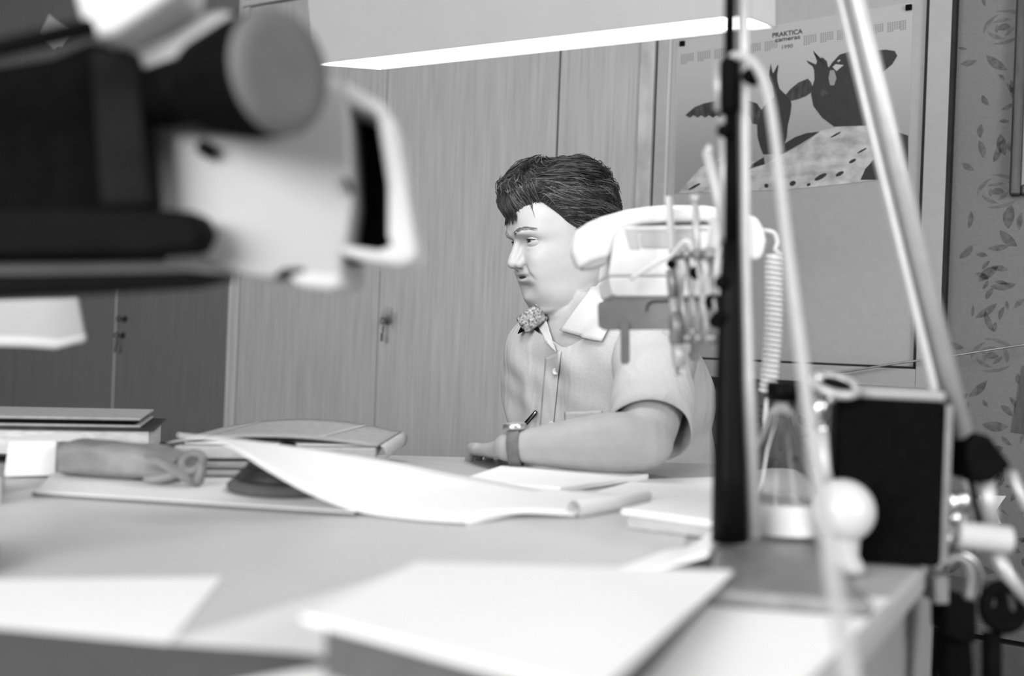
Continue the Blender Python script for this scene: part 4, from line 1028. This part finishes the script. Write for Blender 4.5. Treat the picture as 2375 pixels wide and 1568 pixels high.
#      z     half w  front  back  forward shift
TT = [(.44, .175, .12, .12, -.02), (.56, .178, .135, .18, -.005), (.70, .176, .140, .185, .01), (.80, .184, .134, .185, .022), (.88, .190, .127, .178, .032), (.93, .190, .117, .160, .040), (.965, .172, .102, .130, .046), (.99, .135, .086, .098, .052), (1.012, .092, .068, .072, .058), (1.035, .066, .058, .060, .064)]
def torso(z, a, grow=0.0):
    ww, f, b, sh = hermite(TT, z); n = 2.5
    c, s = math.cos(a), math.sin(a)
    return ((ww + grow) * math.copysign(abs(s) ** (2 / n), s), sh + ((f if c > 0 else b) + grow) * math.copysign(abs(c) ** (2 / n), c), z)
g = body; na = 64; lv = [.44 + .595 * i / 40 for i in range(41)]
vs_ = [T(*torso(z, 2 * math.pi * k / na, -.012)) for z in lv for k in range(na)]
g.add(vs_, [(i * na + k, i * na + (k + 1) % na, (i + 1) * na + (k + 1) % na, (i + 1) * na + k) for i in range(40) for k in range(na)] + [tuple(range(na - 1, -1, -1)), tuple(range(40 * na, 41 * na))])
# neck
nb0 = T(0, .058, .955); nb1 = H((0, -.016, .055))
body.capsule([nb0, nb0.lerp(nb1, .4), nb0.lerp(nb1, .75), nb1], [.066, .060, .0575, .057], 28)
body.capsule([T(0, .085, .985), H((0, .026, .014)), H((0, .046, .024))], [.044, .036, .024], 24)     # soft underside of the jaw
# arms
Sl = T(.182, .035, .962); E = at(1494, 1026, 1.42); E.z = TABLE + .0125 + .042
W = at(1183, 1046, 1.462); W.z = TABLE + .0115 + .0235
def ln(a, b, t): return a.lerp(b, t)
body.capsule([Sl, ln(Sl, E, .25), ln(Sl, E, .55), ln(Sl, E, .85), E], [.052, .054, .050, .044, .040], 24)
body.capsule([E, ln(E, W, .12), ln(E, W, .28), ln(E, W, .5), ln(E, W, .75), ln(E, W, .93), W], [.042, .046, .046, .041, .032, .0255, .025], 24, None, [.041, .044, .044, .038, .030, .0232, .0225])
def hand(Wr, dirv, side, curl):
    """palm down hand: side = unit vector towards the thumb"""
    d = V3(dirv).normalized(); up = V3((0, 0, 1)); sd = (V3(side) - d * V3(side).dot(d)).normalized()
    body.capsule([Wr, Wr + d * .03, Wr + d * .06, Wr + d * .085], [.024, .032, .038, .038], 20, up, [.018, .015, .012, .010])
    for i, (o, L) in enumerate(((.030, .070), (.010, .080), (-.010, .075), (-.029, .058))):
        b = Wr + d * (.082 if i in (1, 2) else .076) + sd * o + V3((0, 0, .002))
        c = curl * (1 + .15 * i)
        p1 = b + (d * math.cos(.15 * c) + up * .08) * L * .45
        p2 = p1 + (d * math.cos(.9 * c) - up * math.sin(.5 * c)) * L * .32
        p3_ = p2 + (d * math.cos(1.2 * c) - up * math.sin(.9 * c)) * L * .26
        body.capsule([b, p1, p2, p3_], [.0098, .0092, .0083, .0070], 12)
    b = Wr + d * .025 + sd * .026
    body.capsule([b, b + d * .030 + sd * .022, b + d * .058 + sd * .026], [.013, .0105, .0085], 12)
hd = V3((-.30, .92, -.15))
hand(W + V3((0, 0, -.003)), hd, V3((1, .1, 0)), .7)
Sr = T(-.125, .0, .945); Er = T(-.16, -.01, .70)
Wr = T(-.10, .20, .645)
body.capsule([Sr, ln(Sr, Er, .5), Er], [.052, .049, .041], 20)
body.capsule([Er, ln(Er, Wr, .3), ln(Er, Wr, .7), Wr], [.042, .044, .033, .026], 20)
hand(Wr, Ft + Lt * .3, Lt, .7)
# legs
for s in (-1, 1):
    hp = T(s * .09, -.01, .53); kn = T(s * .12, .40, .53); an = T(s * .12, .36, .09)
    body.capsule([hp, ln(hp, kn, .5), kn], [.085, .075, .058], 20)
    body.capsule([kn, ln(kn, an, .35), ln(kn, an, .8), an], [.056, .058, .042, .038], 20)
    body.capsule([an + V3((0, 0, -.045)) - Ft * .03, an + V3((0, 0, -.05)) + Ft * .08, an + V3((0, 0, -.06)) + Ft * .16], [.040, .040, .028], 16)
# fuse into one continuous surface
me = bpy.data.meshes.new('tmp'); me.from_pydata([tuple(p) for p in body.v], [], body.f)
bm = bmesh.new(); bm.from_mesh(me); bmesh.ops.recalc_face_normals(bm, faces=bm.faces); bm.to_mesh(me); bm.free()
to = bpy.data.objects.new('tmp', me); COL.objects.link(to)
rm = to.modifiers.new('r', 'REMESH'); rm.mode = 'VOXEL'; rm.voxel_size = .0024; rm.use_smooth_shade = True
sm = to.modifiers.new('s', 'SMOOTH'); sm.factor = .5; sm.iterations = 2
dg = bpy.context.evaluated_depsgraph_get(); me2 = bpy.data.meshes.new_from_object(to.evaluated_get(dg))
bpy.data.objects.remove(to)
bg = G(); bg.v = [V3(q.co) for q in me2.vertices]; bg.f = [tuple(p.vertices) for p in me2.polygons]; bpy.data.meshes.remove(me2)
man = thing('person', 'man in a pale short-sleeved uniform shirt seated at the desk, looking left', 'person', (P0.x, P0.y, 0))
obj('body', bg, M['skin'], man, smooth=True)
bodyT = BVHTree.FromPolygons(bg.v, bg.f)
# eyes
for s in (-1, 1):
    c = V3((s * .0315, .0632, .1245)); r = .0140
    gaze = V3((.10, 1, .02)).normalized()
    ey = obj('eyeball', G().ball(H(c), r, 14), M['eye'], man, smooth=True)
    ia = (H(c + gaze) - H(c)).normalized()
    def capd(rr, amax): return [(rr * math.sin(amax * (1 - k / 6)) , rr * math.cos(amax * (1 - k / 6))) for k in range(7)]
    obj('iris', G().lathe(capd(r + .0002, .42), H(c), ia, 24, caps=False), M['irisring'], ey, smooth=True)
    obj('pupil', G().lathe(capd(r + .0004, .20), H(c), ia, 20, caps=False), M['iris'], ey, smooth=True)
    for nm, sg, a0 in (('upper_eyelid', 1, .17), ('lower_eyelid', -1, .26)):
        g = G(); n1, n2 = 14, 10; rl = r + .0011; vs_ = []
        for i in range(n1 + 1):
            be_ = (-1 + 2 * i / n1) * 1.35
            for j in range(n2 + 1):
                al0 = a0 * (1 - (be_ / 1.35) ** 2) ; al = al0 + (1.75 - al0) * j / n2
                vs_.append(H(c + V3((math.sin(be_) * rl, math.cos(be_) * math.cos(al) * rl, sg * math.cos(be_) * math.sin(al) * rl))))
        g.add(vs_, [(i * (n2 + 1) + j, (i + 1) * (n2 + 1) + j, (i + 1) * (n2 + 1) + j + 1, i * (n2 + 1) + j + 1) for i in range(n1) for j in range(n2)])
        lo_ = obj(nm, g, M['skin'], man, smooth=True)
        ed = [vs_[i * (n2 + 1)] for i in range(1, n1)]
        obj('eyelashes', G().tube([p + Fh * .0004 for p in ed], .0008 if sg > 0 else .0004, 6), M['brow'] if sg < 0 else M['hair'], lo_, smooth=True)
        sl = lo_.modifiers.new('s', 'SOLIDIFY'); sl.thickness = .0012; sl.offset = -1
    # eyebrow: short hairs along the ridge
    g = G(); rb = random.Random(5)
    for i in range(120):
        t = rb.random(); xx = s * (.011 + .040 * t); zz = .1380 + .0085 * math.sin(math.pi * (t * .75 + .05)) + rb.uniform(-.0036, .0036) * (1.1 - t * .5)
        ph = math.asin(min(1, abs(xx) / .0745) ** 1.17); 
        def sp_(x_, z_):
            f, b, ww = hsec(z_); ph_ = math.asin(min(1, (abs(x_) / ww)) ** (2.35 / 2)); q_ = hskin(math.copysign(ph_, x_), z_); return q_
        A_ = H(sp_(xx, zz) + V3((0, .0004, 0))); B_ = H(sp_(xx + s * .006, zz + .0012 - .003 * t) + V3((0, .0012, 0)))
        g.tube([A_, A_.lerp(B_, .5) + Fh * .0003, B_], [.0004, .0004, .0001], 3)
    obj('eyebrow', g, M['brow'], man)
fm = Matrix((Lh, Fp, Zp)).transposed()
obj('mouth_opening', G().ball(H((.001, .0790, .0636)), 1, 10, (.0165, .0085, .0026), fm), M['mouth'], man, smooth=True)
# hair: cap plus strands
HL = [(0, .176), (.25, .180), (.50, .187), (.85, .188), (1.05, .178), (1.25, .162), (1.45, .140), (1.65, .122), (1.85, .120), (2.1, .105), (2.4, .065), (3.2, .045)]
def cap_off(ph, z):
    a = abs((ph + math.pi) % (2 * math.pi) - math.pi)
    zh = hermite(HL, a)[0]
    m = sstep(-.006, .010, z - zh)
    extra = .018 * sstep(.125, .205, z) + .001 * gs(a - math.pi, .9)
    fr_ = .001 * gs(a, .55) * sstep(.150, .185, z)
    return -.0045 + m * (.0095 + extra + fr_), m
def cap(ph, z, lift=0.0):
    o, m = cap_off(ph, z)
    p = hskin(ph, z); x, y = p.x, p.y
    o -= .004 * (1 - m); c = V3((0, -.005, min(z, .15) * .75 + .02)); nrm = (p - c).normalized()
    nzv = noise.noise(V3((p.x * 55, p.y * 30, p.z * 55))) * .0062 * m
    nzv += noise.noise(V3((p.x * 24 + 3, p.y * 24, p.z * 24))) * .0075 * m * sstep(.14, .20, z)
    p = p + nrm * (o + nzv + lift)
    return p
hn, hp_ = 90, 150
vs_ = [H(cap(2 * math.pi * k / hp_, zlev(i, hn, .03))) for i in range(hn + 1) for k in range(hp_)]
g = G(); g.add(vs_, [(i * hp_ + k, i * hp_ + (k + 1) % hp_, (i + 1) * hp_ + (k + 1) % hp_, (i + 1) * hp_ + k) for i in range(hn) for k in range(hp_)] + [tuple(range(hn * hp_, (hn + 1) * hp_))])
hair = obj('hair', g, M['hair'], man, smooth=True)
g = G(); g2 = G(); rs = random.Random(11); made = 0
while made < 8500:
    ph = rs.uniform(-math.pi, math.pi); z = zlev(rs.random() ** .8 * 100, 100, .05)
    o, m = cap_off(ph, z)
    if m < .6 and not (m > .12 and rs.random() < .5): continue
    made += 1; thin = .55 if m > .6 else .32
    sgn = 1 if ph > 0 else -1; a = abs(ph)
    L = rs.uniform(.6, 1.1); n = 6; pts = []
    lift0 = rs.uniform(-.0015, .0045) + (.006 * rs.random() if (z > .19 and rs.random() < .25) else 0); wv = rs.uniform(-.06, .06)
    if a < .8:    # fringe swept forward and to the side
        dph = rs.uniform(.0, .35) * sgn; dz = rs.uniform(-.040, -.010)
    else:         # combed back and down
        dph = rs.uniform(.35, .75) * sgn; dz = rs.uniform(-.030, -.004)
    if z > .21: dz *= .5; dph *= 1.4
    for i in range(n):
        t = i / (n - 1) * L
        zz = z + dz * t ** 1.2; pp = ph + dph * t + wv * math.sin(t * 4)
        if zz > .236: zz = .236
        pts.append(H(cap(pp, zz, .0008 + lift0 + .0035 * t * (1 if rs.random() < .5 else .3) * (rs.random() if i == n - 1 else .5))))
    (g if rs.random() < .62 else g2).tube(pts, [q_ * thin for q_ in (.0009, .0012, .0012, .0010, .0007, .0001)], 3, False)
obj('hair_strands', g, M['hair'], man, smooth=True, kind='stuff')
obj('hair_highlight_strands', g2, M['hair2'], man, smooth=True, kind='stuff')
# forelock and curl on the temple
g = G()
for i in range(130):
    ph = rs.uniform(-.45, .12); z0_ = rs.uniform(.186, .204)
    P = [cap(ph + .05 * k, z0_ - .0065 * k, .002 + .0016 * k) + V3((0, .0014 * k, -.0004 * k * k)) for k in range(5)]
    g.tube([H(p) for p in P], [.0007, .0009, .0009, .0007, .0001], 3, False)
for i in range(5):
    P = [H(cap(.55 + .06 * k, .178 - .0085 * math.sin(k / 6 * math.pi) - .001 * i, -.004 + .001 * (i % 3))) for k in range(7)]
    g.tube(P, .0005, 3, False)
obj('forelock', g, M['hair'], man, smooth=True, kind='stuff')

# shirt
shg = G(); na = 120; nl = 70; z_lo, z_hi = .50, 1.006
def shirt(z, a):
    x, y, _ = torso(z, a, .004)
    p = T(x, y, z)
    q = noise.noise(V3((x * 9, y * 9, z * 5 + 3))) * .009 + noise.noise(V3((x * 20 + z * 12, y * 14, z * 9))) * .0060
    # long soft folds from shoulder to waist
    q += .0055 * noise.noise(V3((x * 10 + z * 26, y * 10 - z * 8, z * 6))) * sstep(.97, .90, z)
    q += .0030 * math.sin(x * 60 + z * 34 + 3 * noise.noise(V3((x * 8, y * 8, z * 8)))) * sstep(.98, .90, z)
    return p + (Lt * (x / .19) + Ft * ((y - .03) / .13)).normalized() * q
def ztop(a):
    a = (a + math.pi) % (2 * math.pi) - math.pi
    return z_hi - .070 * max(0, 1 - abs(a - .24) / .85)
vs_ = [shirt(z_lo + (ztop(2 * math.pi * k / na) - z_lo) * i / nl, 2 * math.pi * k / na) for i in range(nl + 1) for k in range(na)]
shg.add(vs_, [(i * na + k, i * na + (k + 1) % na, (i + 1) * na + (k + 1) % na, (i + 1) * na + k) for i in range(nl) for k in range(na)])
sh = obj('shirt', shg, M['shirt'], man, smooth=True)
def sleeve(S_, E_, name, hemc=None, inn=None):
    ax_ = (E_ - S_).normalized()
    A_ = S_ + (P0 + V3((0, 0, S_.z)) - S_).normalized() * .045 + V3((0, 0, .006))
    hc = S_ + (E_ - S_) * .70 if hemc is None else hemc
    pts_, r1 = [], []
    for i in range(15):
        t = i / 14; pts_.append(A_.lerp(hc, t) + V3((0, 0, .014 * math.sin(math.pi * t)))); r1.append((.060 + .003 * t ** .8) * (inn or 1))
    g = G(); g.tube(pts_, r1, 64, False, V3((0, 0, 1)))
    for i in range(len(g.v)):
        ring = i // 64; t = ring / 14
        c = pts_[ring]; d = g.v[i] - c
        q = noise.noise(V3((g.v[i].x * 14, g.v[i].y * 14, g.v[i].z * 14))) * .10 + .035 * math.sin(18 * t + (i % 64) / 64 * 12)
        g.v[i] = c + d * (1 + q * sstep(0, .3, t))
    o = obj(name, g, M['shirt'], man, smooth=True)
    sl = o.modifiers.new('s', 'SOLIDIFY'); sl.thickness = .0016; sl.offset = -1
    return g
hemc = at(1510, 1000, 1.455)
slg = sleeve(Sl, E, 'sleeve', hemc)
sleeve(Sr, Er, 'sleeve', None, .70)
trees = [BVHTree.FromPolygons(x.v, x.f) for x in (bg, shg, slg)]
O_ = V3((0, 0, CAMZ))
def proj(px, py, off=.002, only=None, dmax=9):
    r_ = (at(px, py, 1.0) - O_).normalized(); best = None
    for i, t in enumerate(trees):
        if only is not None and i not in only: continue
        h = t.ray_cast(O_, r_)
        if h[0] is not None and (best is None or h[3] < best[3]): best = h
    if best is None: return at(px, py, 1.66)
    nn = best[1]
    if nn.dot(r_) > 0: nn = -nn
    return best[0] + nn * off
def patch(name, c, m, off, thick=.0012, nu=12, nv=12, only=None, parent=None, puff=0.0):
    grid = []
    for j in range(nv + 1):
        for i in range(nu + 1):
            a, b = i / nu, j / nv
            x = (c[0][0] * (1 - a) + c[1][0] * a) * (1 - b) + (c[3][0] * (1 - a) + c[2][0] * a) * b
            y = (c[0][1] * (1 - a) + c[1][1] * a) * (1 - b) + (c[3][1] * (1 - a) + c[2][1] * a) * b
            grid.append(proj(x, y, off + puff * math.sin(math.pi * a) * math.sin(math.pi * b), only))
    for _ in range(3):
        ng = list(grid)
        for j in range(1, nv):
            for i in range(1, nu):
                k = j * (nu + 1) + i; ng[k] = (grid[k - 1] + grid[k + 1] + grid[k - nu - 1] + grid[k + nu + 1]) / 4
        grid = ng
    g = G(); w_ = nu + 1
    g.add(grid, [(j * w_ + i, j * w_ + i + 1, (j + 1) * w_ + i + 1, (j + 1) * w_ + i) for j in range(nv) for i in range(nu)])
    o = obj(name, g, m, man if parent is None else parent, smooth=True)
    sl = o.modifiers.new('s', 'SOLIDIFY'); sl.thickness = thick; sl.offset = 0
    return o
patch('collar', [(1306, 770), (1398, 796), (1452, 690), (1400, 634)], M['collar'], .008, .002, 16, 16, None, None, .004)
patch('collar', [(1268, 728), (1297, 820), (1276, 796), (1244, 742)], M['collar'], .007, .002, 10, 14)
patch('placket', [(1268, 830), (1304, 815), (1282, 1020), (1252, 1022)], M['shirt'], .003, .0012, 6, 24, (1,))
patch('pocket', [(1312, 955), (1398, 952), (1392, 1040), (1316, 1050)], M['shirt'], .003, .0012, 12, 12, (1,))
for x, y in ((1294, 861), (1284, 985)):
    p = proj(x, y, .0045, (1,)); n_ = (O_ - p).normalized(); n_.z = 0; n_ = (n_ + V3((-.5, 0, 0))).normalized()
    obj('button', G().lathe([(.0058, -.001), (.0062, .0012), (.0048, .0022), (.0036, .0014)], p, n_, 20), M['button'], man, smooth=True)
# braided shoulder strap on the far shoulder
def braid():
    A_, B_ = at(1212, 754, 1.745), at(1254, 724, 1.745)
    g = G(); 
    for k in range(4):
        pts_ = []
        for i in range(40):
            t = i / 39; ph_ = t * 16 + k * math.pi / 2
            o = (B_ - A_).normalized(); side = V3((0, 0, 1)) - o * o.z; side.normalize()
            pts_.append(A_.lerp(B_, t) + side * (.013 * math.sin(ph_)) + V3((0, -1, 0)) * (.010 + .004 * math.cos(ph_)))
        g.tube(pts_, .0048, 8)
    return g
ep = obj('shoulder_braid', braid(), M['braid'], man, smooth=True, label='braided shoulder strap')
c4 = ((1199, 776), (1258, 748), (1270, 718), (1232, 708))
g = G(); g.hexa([at(x, y, 1.750) for x, y in c4], [at(x, y, 1.765) for x, y in c4])
obj('shoulder_strap', g, M['black'], ep, bevel=.003)
g = G(); g.hexa([at(x, y, 1.815) for x, y in ((1196, 775), (1262, 750), (1262, 790), (1198, 800))], [at(x, y, 1.88) for x, y in ((1196, 775), (1262, 750), (1262, 790), (1198, 800))])
obj('far_shoulder', g, M['shirt'], man, bevel=.012, seg=3)
# trousers and shoes
g = G()
for s in (-1, 1):
    hp = T(s * .09, -.01, .53); kn = T(s * .12, .40, .53); an = T(s * .12, .36, .10)
    g.capsule([hp, ln(hp, kn, .5), kn], [.096, .088, .074], 24); g.capsule([kn, ln(kn, an, .4), an], [.072, .070, .062], 24)
g.capsule([T(-.09, -.02, .52), T(.09, -.02, .52)], [.105, .105], 24)
obj('trousers', g, M['trousers'], man, smooth=True)
for s in (-1, 1):
    an = T(s * .12, .36, .09)
    obj('shoe', G().capsule([an + V3((0, 0, -.045)) - Ft * .035, an + V3((0, 0, -.045)) + Ft * .08, an + V3((0, 0, -.052)) + Ft * .17], [.045, .046, .036], 18), M['black'], man, smooth=True)
# wrist watch: a thing worn on the wrist
wa = (W - E).normalized(); wc = ln(E, W, .955)
wt = thing('wrist_watch', 'wrist watch with grey strap on the man\'s left wrist', 'watch', wc)
up_ = V3((-.30, .05, .95)); up_ = (up_ - wa * up_.dot(wa)).normalized()
obj('strap', G().tube([wc - wa * .009, wc - wa * .008, wc + wa * .008, wc + wa * .009], [.0275, .0290, .0288, .0273], 40, False, None, None), M['strap'], wt, smooth=True)
wp = wc + up_ * .0285
obj('case', G().lathe([(.0165, -.003), (.0175, .0), (.0170, .0045), (.0145, .0060)], wp, up_, 32), M['chrome'], wt, smooth=True)
obj('dial', G().lathe([(.0140, .0062), (.0001, .0064)], wp, up_, 32, caps=False), M['card2'], wt)
# pen clipped into the far breast pocket
pa, pb = proj(1248, 955, .006, (1,)), proj(1212, 1000, .008, (1,))
pn_ = thing('pen', 'dark pen clipped in the far shirt pocket', 'pen', pb)
obj('barrel', G().tube([pa, pb], [.0030, .0045], 12), M['black'], pn_, smooth=True)
obj('clip', G().tube([pa + V3((0, -.004, 0)), pa.lerp(pb, .5) + V3((0, -.006, 0))], .0014, 8), M['chrome'], pn_, smooth=True)
# chair under him
ch = thing('chair', 'dark upholstered chair under the seated man', 'chair', (P0.x, P0.y, 0), 0)
def cbox(x0, x1, y0, y1, z0, z1): return G().hexa([T(x0, y0, z0), T(x1, y0, z0), T(x1, y1, z0), T(x0, y1, z0)], [T(x0, y0, z1), T(x1, y0, z1), T(x1, y1, z1), T(x0, y1, z1)])
obj('seat', cbox(-.21, .21, -.27, .22, .38, .418), M['chair'], ch, bevel=.015, seg=3)
obj('backrest', cbox(-.19, .19, -.255, -.225, .56, .76), M['chair'], ch, bevel=.012, seg=3)
for sx in (-.18, .18):
    for sy in (-.19, .19):
        obj('leg', G().tube([T(sx, sy, .002), T(sx, sy, .38)], .012, 12), M['steel'], ch, smooth=True)
    obj('back_post', G().tube([T(sx * .8, -.265, .40), T(sx * .8, -.265, .74)], .010, 12), M['steel'], ch, smooth=True)

for o in bpy.data.objects:
    if o.parent is None and 'label' in o:
        b_ = o.name.split('.')[0]
        gname = {'paper_sheet': 'loose sheets on the desk', 'book': 'books piled at the left', 'paper_stack': 'paper stacks on the desk', 'desk': 'desks pushed together'}.get(b_)
        if gname: o['group'] = gname
